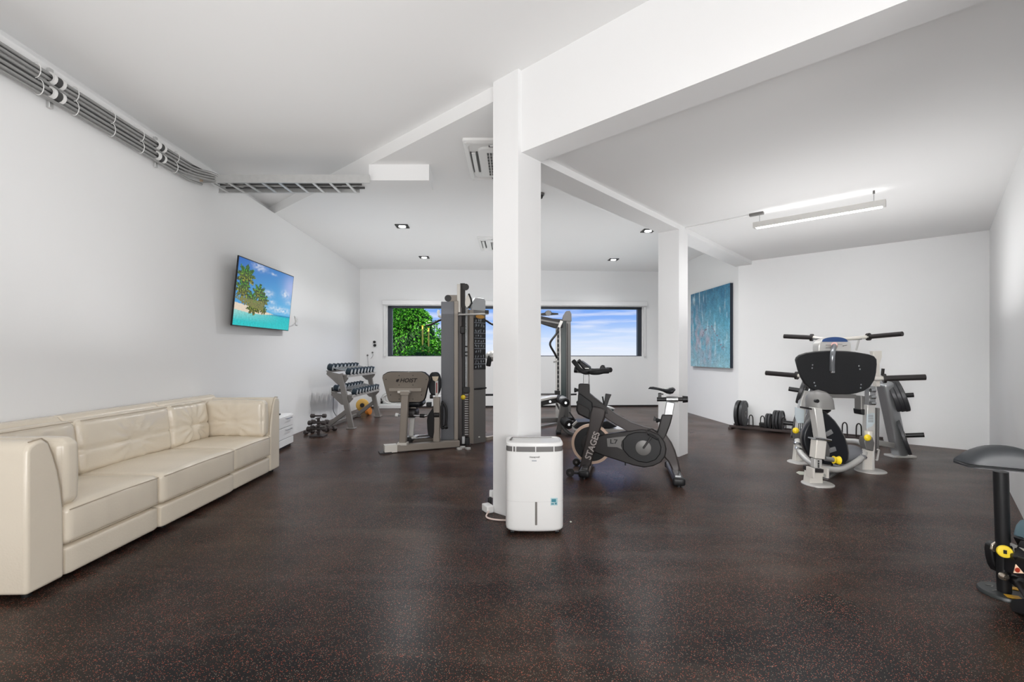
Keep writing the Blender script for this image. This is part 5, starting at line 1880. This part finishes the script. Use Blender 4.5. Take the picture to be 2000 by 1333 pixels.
MB().prism([c5(x, y, YF - .05) for x, y in ((530, 562), (668, 578), (642, 830), (505, 815))], V((0, .09, 0))).build('sleeve', 'cream_steel', lp, bevel=.006)
MB().prism([c5(x, y, YF - .04) for x, y in ((495, 120), (605, 130), (668, 560), (560, 555))], V((0, .085, 0))).build('upper_tube', 'silver', lp, bevel=.006)
MB().prism([c5(x, y, YF - .055) for x, y in ((510, 545), (700, 560), (728, 570), (724, 580), (505, 562))], V((0, .11, 0))).build('collar', 'steel', lp, bevel=.003)
MB().cyl(c5(510, 530, YF - .06), c5(725, 565, YF - .06), .010, n=10).build('collar_pin', 'chrome', lp)
MB().cyl(c5(640, 815, YF - .02), c5(755, 832, YF - .02), .022, n=14).build('pin_barrel', 'steel', lp)
MB().lathe([(.020, 0), (.036, .004), (.028, .02), (.034, .045), (.04, .055), (.0, .058)], c5(752, 832, YF - .02), c5(830, 840, YF - .02) - c5(752, 832, YF - .02), 18).build('yellow_knob', 'yellow', lp)
# bullet shaped head of the upright
hc = [c2_(x, y, YF + .02) for x, y in ((662, 655), (664, 620), (672, 580), (690, 550), (715, 534), (745, 530), (775, 536), (800, 556), (818, 590), (828, 625), (830, 668))]
bl = []
hx = (c2_(830, 660, YF).x - c2_(662, 660, YF).x) / 2
ctr = c2_(746, 660, YF + .10)
ht = c2_(746, 530, YF).z - c2_(746, 668, YF).z
for k in range(11):
    t_ = k / 10
    rr = hx * math.sqrt(max(0.0, 1 - (max(0, t_ - .35) / .65) ** 2)) if t_ > .35 else hx * (1 + .02 * (.35 - t_))
    rr = max(rr, .004)
    bl.append([V((ctr.x - .012 * t_ * 1.5 + rr * math.copysign(abs(math.cos(a)) ** .8, math.cos(a)), ctr.y + .11 * (rr / hx) * math.copysign(abs(math.sin(a)) ** .8, math.sin(a)), ctr.z + ht * t_)) for a in [2 * math.pi * i / 28 for i in range(28)]])
hd_ = MB().rings(bl).build('head_roller', mat('grey_moulded_plastic', (0.20, 0.195, 0.19), .38), lp, smooth=60)
hp_ = c2_(729, 607, YF - .03)
MB().cyl(hp_, hp_ + V((0, .03, 0)), .017, n=18).build('centre_hole', 'black', hd_)
MB().prism([c2_(x, y, YF + .0) for x, y in ((665, 655), (755, 668), (800, 690), (828, 668), (826, 680), (800, 698), (750, 680), (668, 668))], V((0, .14, 0))).build('head_underside', 'dark_grey', hd_)
# black teardrop seat back behind the upright
YS = 4.66
td = [(610, 175), (560, 205), (480, 265), (410, 350), (365, 450), (350, 540), (362, 640), (400, 730), (470, 820), (560, 880), (700, 905), (850, 900), (930, 880), (965, 830), (970, 740), (955, 640), (915, 520), (850, 400), (780, 300), (700, 220), (650, 185)]
tdw = [c5(x, y, YS) for x, y in td]
shell = MB().prism(tdw, V((0, .05, 0))).build('seat_back', 'black_pad', lp, bevel=.015, seg=3)
td2 = []
for x, y in td:
    td2.append(c5(660 + (x - 660) * 1.03 + 12, 560 + (y - 560) * 1.015, YS + .045))
MB().prism(td2, V((0, .09, 0))).build('seat_back_rim', 'mid_grey', shell, bevel=.03, seg=3)
MB().cushion(c5(960, 760, YS + .25), (.26, .22, .18), (X_, Y_, Z_), r=.08, n=8, bulge=(.01, .01, .01)).build('seat_cushion', 'grey_panel', lp, smooth=60)
for (x, y, an) in ((530, 450, .5), (690, 465, -.5), (735, 695, -.3), (500, 600, .9)):
    MB().box(c5(x, y, YS - .02), (.075, .02, .045), Matrix.Rotation(an, 3, 'Y')).build('bracket_plate', 'steel', lp, bevel=.004)
MB().prism([c5(x, y, YS - .03) for x, y in ((600, 540), (660, 560), (720, 690), (700, 800), (640, 820))], V((0, .03, 0))).build('back_stay', 'mid_grey', lp, bevel=.004)
# right front column
YR_ = 4.86
oval(1700, 921, 26)
MB().prism([c5(x, y, YR_ - .05) for x, y in ((1155, 965), (1195, 700), (1325, 715), (1318, 1000))], V((0, .02, 0))).build('front_casing', 'cream_steel', lp, bevel=.004)
for x0, x1, y0, y1 in ((1155, 1180, 720, 970), (1298, 1325, 640, 1005)):
    MB().prism([c5(x0, y1, YR_ - .06), c5(x0 + 6, y0, YR_ - .06), c5(x1, y0, YR_ - .06), c5(x1, y1, YR_ - .06)], V((0, .12, 0))).build('side_channel', 'silver', lp, bevel=.003)
MB().prism([c5(x, y, YR_ - .075) for x, y in ((1195, 520), (1290, 520), (1322, 600), (1305, 715), (1210, 690), (1178, 590))], V((0, .08, 0))).build('pivot_housing', 'mid_grey', lp, bevel=.006)
MB().ell(c5(1225, 530, YR_ - .10), (.034, .028, .034), None, 18, 12).build('yellow_knob', 'yellow', lp)
MB().cyl(c5(1240, 435, YR_ - .04), c5(1240, 505, YR_ - .04), .040, n=18).build('pivot_drum', 'cream_steel', lp)
cpl = MB().prism([c5(x, y, YR_ - .06) for x, y in ((1222, 210), (1320, 190), (1328, 320), (1290, 370), (1215, 405))], V((0, .012, 0))).build('notice_plate', mat('pale_blue_grey_plate', rgb(190, 200, 205), .45), lp, bevel=.001)
for k in range(5):
    MB().box(c5(1268, 222 + k * 22, YR_ - .062), (.05, .003, .006)).build('notice_line', 'mid_grey', cpl)
MB().prism([c5(x, y, YR_) for x, y in ((1225, 80), (1330, 80), (1330, 720), (1215, 720))], V((0, .07, 0))).build('column', 'silver', lp, bevel=.004)
MB().bar(c5(1352, 120, YR_ + .04), c5(1342, 740, YR_ + .04), .022, .05, Y_).build('column_edge', 'mid_grey', lp, bevel=.003)
MB().prism([c4(x, y, YR_ + .06) for x, y in ((228, 135), (322, 130), (322, 200), (300, 260), (305, 490), (262, 490), (258, 250))], V((0, .05, 0))).build('column_head', 'cream_steel', lp, bevel=.005)
MB().bar(c4(332, 310, YR_ + .05), c4(325, 380, YR_ + .05), .02, .02, Y_).build('head_pin', 'dark_grey', lp)
MB().pbox(1698, 1711, 755, 792, YR_ - .02, .07).build('carriage_wheel_box', 'steel', lp, bevel=.006)
for y in (763, 776, 788):
    MB().cyl(at(1700, y, YR_ - .035), at(1709, y, YR_ - .035), .020, n=14).build('carriage_roller', 'chrome', lp)
MB().prism([c4(x, y, YR_ + .05) for x, y in ((112, 580), (182, 590), (180, 770), (116, 760), (112, 720))], V((0, .10, 0))).build('weight_arm_box', 'mid_grey', lp, bevel=.008)
MB().prism([c4(x, y, YR_ + .04) for x, y in ((112, 718), (180, 715), (180, 778), (120, 772))], V((0, .12, 0))).build('rubber_stop', 'black', lp, bevel=.008)
# left column
YL_ = 5.22
oval(1560, 904, 20)
MB().prism([c5(x, y, YL_) for x, y in ((230, 850), (262, 560), (330, 570), (335, 865))], V((0, .06, 0))).build('front_casing', 'cream_steel', lp, bevel=.004)
MB().prism([c5(x, y, YL_ - .02) for x, y in ((225, 440), (325, 450), (345, 600), (255, 590))], V((0, .07, 0))).build('pivot_housing', 'mid_grey', lp, bevel=.006)
MB().ell(c5(240, 432, YL_ - .05), (.034, .028, .034), None, 18, 12).build('yellow_knob', 'yellow', lp)
MB().prism([c5(x, y, YL_) for x, y in ((235, 110), (360, 150), (350, 340), (265, 330), (235, 250))], V((0, .012, 0))).build('notice_plate', MATS['pale_blue_grey_plate'], lp, bevel=.001)
MB().prism([c2_(x, y, YL_ + .02) for x, y in ((612, 600), (636, 530), (690, 540), (655, 640), (610, 880), (575, 880))], V((0, .06, 0))).build('column', 'silver', lp, bevel=.004)
MB().bar(c2_(700, 560, YL_ + .08), c2_(640, 760, YL_ + .08), .07, .05, Y_).build('rear_column', 'steel', lp, bevel=.004)
for x in (295, 320):
    MB().cyl(c5(x, 330, YL_ - .02), c5(x - 3, 440, YL_ - .02), .014, n=10).build('link_rod', 'chrome', lp)
# curved base tube and frame
tbp = [c5(262, 560, 5.1), c5(275, 640, 5.05), c5(300, 725, 5.0), c5(370, 810, 4.9), c5(470, 890, 4.75), c5(600, 945, 4.62), c5(760, 965, 4.6), c5(880, 955, 4.62), c5(1000, 900, 4.7), c5(1100, 840, 4.75), c5(1150, 790, 4.8), c5(1185, 720, 4.84), c5(1205, 670, 4.86)]
MB().tube(spline(tbp, 5), .030, 14).build('curved_tube', 'silver', lp)
for (x, y, Y) in ((1150, 790, 4.8), (1210, 670, 4.86), (272, 620, 5.05), (285, 690, 5.03)):
    MB().lathe([(.034, -.01), (.042, -.01), (.042, .01), (.034, .01)], c5(x, y, Y), (.5, .2, .8), 18).build('tube_collar', 'chrome', lp)
tb2 = [c5(1185, 640, 4.98), c5(1130, 600, 5.1), c5(1060, 580, 5.2), c5(950, 575, 5.3), c5(860, 575, 5.35)]
MB().tube(spline(tb2, 5), .030, 12).build('rear_tube', 'silver', lp)
MB().bar(c5(620, 1120, 4.5), c5(820, 950, 4.85), .07, .05).build('floor_beam', 'mid_grey', lp, bevel=.006)
MB().bar(c5(1060, 760, 4.95), c5(1180, 790, 4.92), .07, .07).build('cross_tube', 'cream_steel', lp, bevel=.006)
MB().cyl(c5(735, 905, 4.66), c5(875, 935, 4.66), .018, n=12).build('slide_bar', 'chrome', lp)
MB().tube([c5(1360, 690, YR_), c5(1378, 700, YR_), c5(1355, 830, YR_), c5(1340, 840, YR_)], .010, 8).build('release_lever', 'silver', lp)
# foot plate
YP = 4.62
fpo = [(574, 310), (580, 292), (600, 276), (650, 260), (720, 250), (800, 246), (870, 245), (950, 248), (1020, 255), (1100, 268), (1140, 282), (1158, 304), (1160, 340), (1155, 400), (1142, 455), (1110, 505), (1065, 535), (1010, 551), (940, 558), (860, 558), (790, 552), (730, 540), (680, 515), (640, 480), (610, 430), (592, 380)]


def fpl(x, y, o=0.0):
    Y = YP + (400 - y) / 300 * -.10
    return c2_(x, y, Y) + V((0, o, 0))


fo = MB().prism([fpl(x, y) for x, y in fpo], V((0, .03, 0))).build('foot_plate', mat('black_grip_plate', (.009, .0095, .011), .6, bump=.6, bscale=120), lp, bevel=.008)
MB().prism([fpl(867 + (x - 867) * .97, 402 + (y - 402) * 1.03, .025) for x, y in fpo], V((0, .02, 0))).build('plate_back', 'mid_grey', lp, bevel=.006)
for (x, y) in ((691, 345), (688, 368), (1026, 352), (1033, 376), (703, 474), (711, 496), (1041, 487), (1038, 511)):
    MB().cyl(fpl(x, y, -.004), fpl(x, y, .01), .008, n=10).build('plate_bolt', 'chrome', fo)
MB().bar(fpl(800, 568, .03), fpl(1010, 574, .03), .05, .04).build('plate_bracket', 'mid_grey', lp, bevel=.004)
# console dome with its handle tube
dm = [(738, 248)] + [(855 + 117 * math.cos(math.pi - math.pi * k / 16), 215 - 75 * math.sin(math.pi * k / 16) ** .8) for k in range(17)] + [(972, 248)]
do = MB().prism([c2_(x, y, YP - .02) for x, y in dm], V((0, .10, 0))).build('console', 'silver', lp, bevel=.008)
dm2 = [(855 + 92 * math.cos(math.pi - math.pi * k / 14), 178 - 35 * math.sin(math.pi * k / 14) ** .8) for k in range(15)]
MB().prism([c2_(x, y, YP - .026) for x, y in dm2], V((0, .012, 0))).build('console_face', mat('navy_console', rgb(40, 70, 120), .3), do)
for (x0, y0, x1, y1) in ((790, 202, 835, 202), (870, 196, 905, 196), (912, 208, 940, 203), (790, 222, 830, 222)):
    MB().bar(c2_(x0, y0, YP - .025), c2_(x1, y1, YP - .025), .004, .012, Y_).build('console_mark', 'mid_grey', do)
MB().tube(rounded([c2_(850, 205, YP - .05), c2_(836, 262, YP - .17), c2_(834, 392, YP - .13)], .08), .022, 14).build('handle_tube', mat('gunmetal_tube', (.22, .23, .245), .3, .7), lp)
MB().cyl(c2_(852, 208, YP - .03), c2_(849, 198, YP - .06), .026, n=16).build('handle_joint', mat('reddish_ring', rgb(205, 165, 160), .35), lp)
MB().cyl(c2_(834, 388, YP - .13), c2_(834, 400, YP - .128), .024, n=16).build('tube_cap', 'chrome', lp)


# weight horns and top bars
def horn(x0, y0, x1, y1, Y0, Y1, r=.024, m='dark_grey', col_=True):
    a_, b_ = c2_(x0, y0, Y0), c2_(x1, y1, Y1)
    h = MB().cyl(a_, b_, r, n=18).build('weight_horn', m, lp, bevel=.002)
    if col_:
        d_ = (b_ - a_).normalized()
        MB().cyl(b_ - d_ * .012, b_ + d_ * .012, r * 1.65, n=18).build('horn_collar', 'dark_grey', h)


horn(485, 138, 686, 147, 5.2, 5.0)
horn(1343, 120, 1097, 142, 4.65, 4.95)
MB().tube([c2_(695, 147, 5.0), c2_(760, 156, 4.95), c2_(850, 158, 4.9), c2_(960, 155, 4.9), c2_(1095, 142, 4.95)], .019, 12).build('top_tube', 'cream_steel', lp)
for (x0, x1, y0, y1) in ((700, 745, 156, 158), (985, 1045, 160, 157)):
    MB().cyl(c2_(x0, y0, 4.92), c2_(x1, y1, 4.92), .010, n=10).build('top_rod', 'steel', lp)
MB().bar(c2_(1028, 160, 4.95), c2_(1008, 240, 4.98), .008, .02, Y_).build('top_strut', 'silver', lp)
horn(355, 403, 578, 422, 5.25, 5.0, .026)
MB().cyl(c2_(578, 422, 5.0), c2_(700, 432, 4.9), .02, n=14).build('side_tube', 'cream_steel', lp)
horn(1510, 434, 1212, 443, 4.75, 4.9, .030)
MB().cyl(c2_(1212, 443, 4.9), c2_(1090, 445, 4.9), .024, n=14).build('side_tube', 'cream_steel', lp)
# leaning rear post with storage pegs
YB1, YB0 = 5.35, 5.5
ptop, pbot = c2_(1212, 470, YB1), c2_(1325, 1010, YB0)
pbot.z = .02
MB().bar(ptop, pbot, .12, .15, Y_).build('leaning_post', mat('polished_grey_post', (.36, .37, .38), .28, .65), lp, bevel=.03, seg=3)
MB().box((pbot.x, pbot.y, .012), (.26, .16, .024)).build('post_foot', 'silver', lp, bevel=.004)
MB().bar(c2_(1150, 905, 5.3), c2_(1262, 925, 5.45), .07, .06).build('rear_beam', 'silver', lp, bevel=.006)
horn(1245, 572, 1424, 562, 5.42, 5.30, .026, 'black', False)
horn(1300, 858, 1500, 851, 5.45, 5.30, .026, 'black', False)
horn(520, 518, 640, 536, 5.45, 5.35, .026, 'black', False)
horn(480, 762, 600, 775, 5.50, 5.42, .026, 'black', False)
# rear left leaning post that carries the left pegs
lt_, lb_ = c2_(672, 500, 5.42), c2_(598, 900, 5.55)
lb_.z = .02
MB().bar(lt_, lb_, .08, .10, Y_).build('leaning_post', MATS['polished_grey_post'], lp, bevel=.02)

# weight plates: each its own thing


def plate(c, ax, r, th_, label, group=None):
    t = thing('weight_plate', label, 'weight plate', c, 0, group)
    MB().lathe([(.027, -th_ / 2), (r * .55, -th_ / 2 + .003), (r * .80, -th_ / 2 + .010), (r * .84, -th_ / 2), (r * .97, -th_ / 2), (r, -th_ / 2 + .006), (r, th_ / 2 - .006), (r * .97, th_ / 2), (r * .84, th_ / 2), (r * .80, th_ / 2 - .010), (r * .55, th_ / 2 - .003), (.027, th_ / 2), (.027, -th_ / 2)], c, ax, 44, caps=False).build('disc', mat('rubber_weight', (.030, .031, .034), .45), t, smooth=30)
    ax = V(ax).normalized()
    MB().lathe([(.027, -th_ / 2 - .004), (.052, -th_ / 2 - .004), (.052, th_ / 2 + .004), (.027, th_ / 2 + .004), (.027, -th_ / 2 - .004)], c, ax, 24, caps=False).build('hub', 'mid_grey', t)


pa, pb_ = c2_(1245, 572, 5.42), c2_(1424, 562, 5.30)
paz = (pb_ - pa).normalized() + V((0, 0, .16))
paz = (pb_ - pa).normalized()
tilt = (paz + V((0, 0, .20))).normalized()
for k, lb in enumerate(('inner', 'middle', 'outer')):
    f = (1272 + k * 33 - 1245) / (1424 - 1245)
    plate(pa + (pb_ - pa) * f, tilt, .188, .042, '%s of three tilted black plates on the upper right peg of the leg press' % lb, 'plates on the upper right peg')
pa, pb_ = c2_(1300, 858, 5.45), c2_(1500, 851, 5.30)
plate(pa + (pb_ - pa) * .25, ((pb_ - pa).normalized() + V((0, 0, .14))).normalized(), .225, .035, 'single black plate on the lower right peg of the leg press')
pa, pb_ = c2_(520, 518, 5.45), c2_(640, 536, 5.35)
plate(pa + (pb_ - pa) * .80, ((pb_ - pa).normalized() + V((0, 0, -.16))).normalized(), .155, .040, 'black plate on the upper left peg of the leg press')
pa, pb_ = c2_(480, 762, 5.50), c2_(600, 775, 5.42)
plate(pa + (pb_ - pa) * .75, ((pb_ - pa).normalized() + V((0, 0, -.14))).normalized(), .17, .040, 'black plate on the lower left peg of the leg press')

# ------------------------------------------------------------------ low plate rack along the end wall
Q0, Q1 = gp(1424, 838), gp(1722, 868)
rd_ = (Q1 - Q0).normalized()
rn_ = V((-rd_.y, rd_.x, 0))         # towards the wall
RL = (Q1 - Q0).length
M['rack_brown'] = mat('dark_brown_steel', (0.055, 0.040, 0.038), .5, .3)
pk = thing('plate_rack', 'low dark plate rack on the floor along the right end wall behind the leg press', 'plate rack', Q0, math.atan2(rd_.y, rd_.x))


def qk(u, v, z):
    return Q0 + rd_ * u + rn_ * v + Z_ * z


for v in (0.02, .24):
    MB().bar(qk(0, v, .045), qk(RL, v, .045), .035, .035).build('rail', 'rack_brown', pk, bevel=.003)
for u in (.02, RL * .5, RL - .02):
    MB().bar(qk(u, -.04, .015), qk(u, .30, .015), .05, .03).build('cross_foot', 'rack_brown', pk, bevel=.003)
for u in (.07, RL - .05):
    MB().box(qk(u, .13, .15), (.012, .10, .20), Matrix.Rotation(math.atan2(rd_.y, rd_.x), 3, 'Z')).build('end_stop', 'dark_grey', pk, bevel=.003)
hoops = [vplane(px, 800, Q0, rd_) for px in (1466, 1488.5, 1508, 1530, 1649.5, 1677)]
for h in hoops:
    u = (V((h.x, h.y, 0)) - Q0).dot(rd_)
    if u > RL - .1:
        continue
    pts = [qk(u - .03, .02, .06), qk(u - .028, .02, .18)] + [qk(u + .03 * math.cos(math.pi - math.pi * k / 8) * .9, .02 + .0 * k, .20 + .05 * math.sin(math.pi * k / 8)) for k in range(9)] + [qk(u + .028, .02, .18), qk(u + .03, .02, .06)]
    MB().tube(pts, .008, 8).build('hoop', 'dark_grey', pk)
ax_ = (rd_ + V((0, 0, .05))).normalized()


def rplate(px, r, th_, label, group=None, v=.13, lean=0.0):
    h = vplane(px, 800, Q0 + rn_ * v, rd_)
    u = (V((h.x, h.y, 0)) - Q0).dot(rd_)
    plate(qk(u, v, r + .034), (rd_ + Z_ * lean).normalized(), r, th_, label, group)


rplate(1443.5, .215, .050, 'large black plate at the left end of the floor rack, against the end stop', 'large plates on the floor rack')
rplate(1453.0, .215, .050, 'large black plate near the left end of the floor rack, in front of its twin', 'large plates on the floor rack')
rplate(1499.0, .125, .030, 'left of two small black plates midway along the floor rack')
rplate(1504.5, .125, .030, 'right of two small black plates midway along the floor rack')
rplate(1514.5, .155, .036, 'left of three medium black plates beside the leg press on the floor rack')
rplate(1520.5, .155, .036, 'middle of three medium black plates beside the leg press on the floor rack')
rplate(1527.0, .155, .036, 'right of three medium black plates beside the leg press on the floor rack')
rplate(1690.0, .120, .036, 'black plate on the floor rack seen behind the right column of the leg press')
nb = setp(MB().box(qk((V((vplane(1489, 800, Q0, rd_).x, vplane(1489, 800, Q0, rd_).y, 0)) - Q0).dot(rd_), .12, .10), (.14, .08, .07), Matrix.Rotation(math.atan2(rd_.y, rd_.x), 3, 'Z')).build('collar_case', 'black', None, bevel=.012), 'small dark case lying between the hoops of the floor rack', 'case')

# scrap of paper on the floor
pcs = [gp(x, y) for x, y in ((1555, 924), (1560, 921.5), (1575, 923), (1573, 928.5), (1562, 928))]
setp(MB().prism([p + Z_ * .001 for p in pcs], Z_ * .003).build('paper_scrap', mat('pale_paper', rgb(205, 208, 195), .7), None, smooth=0), 'small pale scrap of paper lying on the floor left of the leg press foot', 'paper')
pcs = [gp(x, y) for x, y in ((1112.5, 1020), (1115, 1019), (1117, 1021), (1114, 1022))]
setp(MB().prism([p + Z_ * .001 for p in pcs], Z_ * .003).build('paper_scrap', MATS['pale_paper'], None, smooth=0), 'tiny pale speck of paper on the floor right of the dehumidifier', 'paper')

# ------------------------------------------------------------------ back extension bench cut by the right edge
BP = gp(1955, 1163)
xb = thing('back_extension_bench', 'black bench with grey curved pad and yellow knob at the right edge', 'gym bench', BP)
bx = (V((1, 0, 0)) + V((0, -.25, 0))).normalized()   # width of the curved pad
YB = BP.y


def c6(x, y, Y=None):
    return at(1860 + x / 3.7, 860 + y / 3.7, Y or YB)


oc = gp(1962, 1162)
ov = []
for z, s_ in ((0, 1), (.010, 1), (.018, .95)):
    ov.append([oc + V((.098 * s_ * math.cos(a), .105 * s_ * math.sin(a), z)) for a in [2 * math.pi * k / 44 for k in range(44)]])
fb = MB().rings(ov).build('base_disc', mat('black_rubber_base', (.03, .034, .034), .4), xb, smooth=40)
for (x, y, an) in ((288, 1085, .6), (305, 1115, .2), (268, 1075, -.3), (325, 1100, .9)):
    p = gp(1860 + x / 3.7, 860 + y / 3.7)
    MB().box((p.x, p.y, .0195), (.03, .006, .002), Matrix.Rotation(an, 3, 'Z')).build('moulded_mark', 'mid_grey', fb)
for (x, y) in ((440, 1165), (425, 1100)):
    p = gp(1860 + x / 3.7, 860 + y / 3.7)
    MB().box((p.x, p.y, .021), (.055, .034, .003), Matrix.Rotation(-.4, 3, 'Z')).build('warning_sticker', mat('orange_sticker', rgb(215, 165, 50), .5), xb)
MB().box(oc + V((.20, .02, .03)), (.16, .10, .05)).build('base_block', 'black', xb, bevel=.006)
a_, b_ = c6(376, 1105), c6(350, 228)
MB().cyl(V((a_.x, a_.y, .02)), b_, .0275, .0290, n=28).build('upright_post', 'black', xb)
# pad: half-barrel
y0, y1 = 45, 205
sec = []
for k in range(13):
    f = k / 12
    x = 104 + (700 - 104) * f
    top = 45 + 100 * (abs(f - .42) / .58) ** 2.3 if f > .42 else 45 + 92 * ((.42 - f) / .42) ** 2.2
    bot = 190 + 50 * f
    yc_ = YB - .05 - .18 * f
    p1 = c6(x, top, yc_)
    p0 = c6(x, bot, yc_)
    hh = max(.012, (p1.z - p0.z))
    ring = []
    for q in range(16):
        a = math.pi * q / 15
        wd = .065 if 0 < k < 12 else .055
        ring.append(V((p0.x, yc_ + .03, p0.z)) + V((.25, 1, 0)).normalized() * (-wd * math.cos(a)) + Z_ * (hh * math.sin(a) ** .55))
    sec.append(ring)
MB().rings(sec).build('curved_pad', mat('charcoal_moulded_pad', (.034, .037, .041), .5), xb, smooth=60)
MB().prism([c6(105, 192, YB - .10), c6(700, 245, YB - .26), c6(700, 232, YB - .26), c6(105, 182, YB - .10)], V((.04, .11, 0))).build('pad_base', 'black', xb, bevel=.004)
kb = c6(378, 806, YB - .045)
kn = MB().lathe([(.027, .004), (.030, .0), (.030, -.006), (.027, -.010), (.0, -.011)], kb, (0.75, 1, -.1), 30).build('yellow_knob', 'yellow', xb)
MB().box(kb - V((.75, 1, -.1)).normalized() * .0115, (.012, .003, .018), Matrix.Rotation(-.64, 3, 'Z')).build('knob_mark', 'black', kn)
bo = c6(380, 990, YB - .035)
MB().lathe([(.019, .015), (.019, 0), (.012, -.010), (.0, -.011)], bo, (0.15, 1, -.1), 20).build('cap_bolt', mat('warm_chrome', (.55, .48, .40), .25, .9), xb)
sw = [(320, 742), (290, 765), (284, 800), (290, 860), (305, 915), (330, 960), (332, 742)]
MB().prism([c6(x, y, YB + .02) for x, y in sw], V((0, .04, 0))).build('side_swivel', 'black', xb, bevel=.006)
MB().prism([c6(x, y, YB + .01) for x, y in ((325, 736), (292, 758), (285, 795), (300, 812), (325, 812))], V((0, .012, 0))).build('swivel_cap', 'warm_chrome' if False else MATS['warm_chrome'], xb, bevel=.003)
# perforated adjusting bar to the right, towards the camera
pa, pb_ = c6(405, 765, YB - .01), c6(560, 838, YB - .14)
pbar = MB().bar(pa, pb_, .010, .040, Z_).build('perforated_bar', 'silver', xb, bevel=.002)
for k in range(1, 5):
    c_ = pa + (pb_ - pa) * (k / 4.6)
    nn = (pb_ - pa).normalized().cross(Z_).normalized()
    MB().cyl(c_ - nn * .0062, c_ + nn * .0062, .009, n=14).build('bar_hole', 'black', pbar)
MB().bar(c6(400, 870, YB + .0), c6(640, 960, YB - .22), .06, .10).build('lower_arm', 'black', xb, bevel=.008)
MB().cyl(c6(440, 880, YB - .05), c6(455, 915, YB - .05), .022, n=16).build('pivot_tube', 'dark_grey', xb)
tri = [c6(445, 962, YB - .17), c6(462, 900, YB - .17), c6(520, 966, YB - .19)]
wt = MB().prism(tri, V((0, .003, 0))).build('warning_triangle', mat('peach_sticker', rgb(225, 190, 160), .5), xb)
MB().lathe([(0, 0), (.011, 0), (.011, .003), (0, .003)], c6(474, 942, YB - .184), (0, 1, 0), 12).build('red_symbol', mat('red_symbol', rgb(190, 60, 35), .5), wt)
MB().tube([c6(470, 1025, YB - .05), c6(500, 1060, YB - .12), c6(540, 1120, YB - .2), c6(600, 1230, YB - .32)], .017, 12).build('lower_tube', 'dark_grey', xb)
MB().cyl(c6(465, 1020, YB - .04), c6(510, 1040, YB - .10), .026, n=16).build('tube_joint', 'black', xb)
MB().prism([c6(482, 1275, YB - .15), c6(520, 1190, YB - .15), c6(700, 1180, YB - .4), c6(700, 1330, YB - .4)], V((0, .05, 0))).build('rear_foot', 'black', xb, bevel=.004)
# hip pad and its support
hq = [(440, 650), (452, 610), (482, 575), (520, 568), (660, 564), (660, 690), (430, 690)]
MB().prism([c6(x, y, YB + .02) for x, y in hq], V((.05, -.22, 0))).build('hip_pad', mat('blue_grey_vinyl', (.10, .16, .19), .45), xb, bevel=.01, seg=3)
MB().prism([c6(x, y, YB + .0) for x, y in ((430, 695), (660, 690), (660, 800), (520, 812), (470, 770))], V((.05, -.24, 0))).build('hip_support', 'black', xb, bevel=.006)

MB().bar(c6(500, 880, YB - .12), c6(560, 760, YB - .08), .05, .05, Y_).build('pad_strut', 'black', xb, bevel=.004)
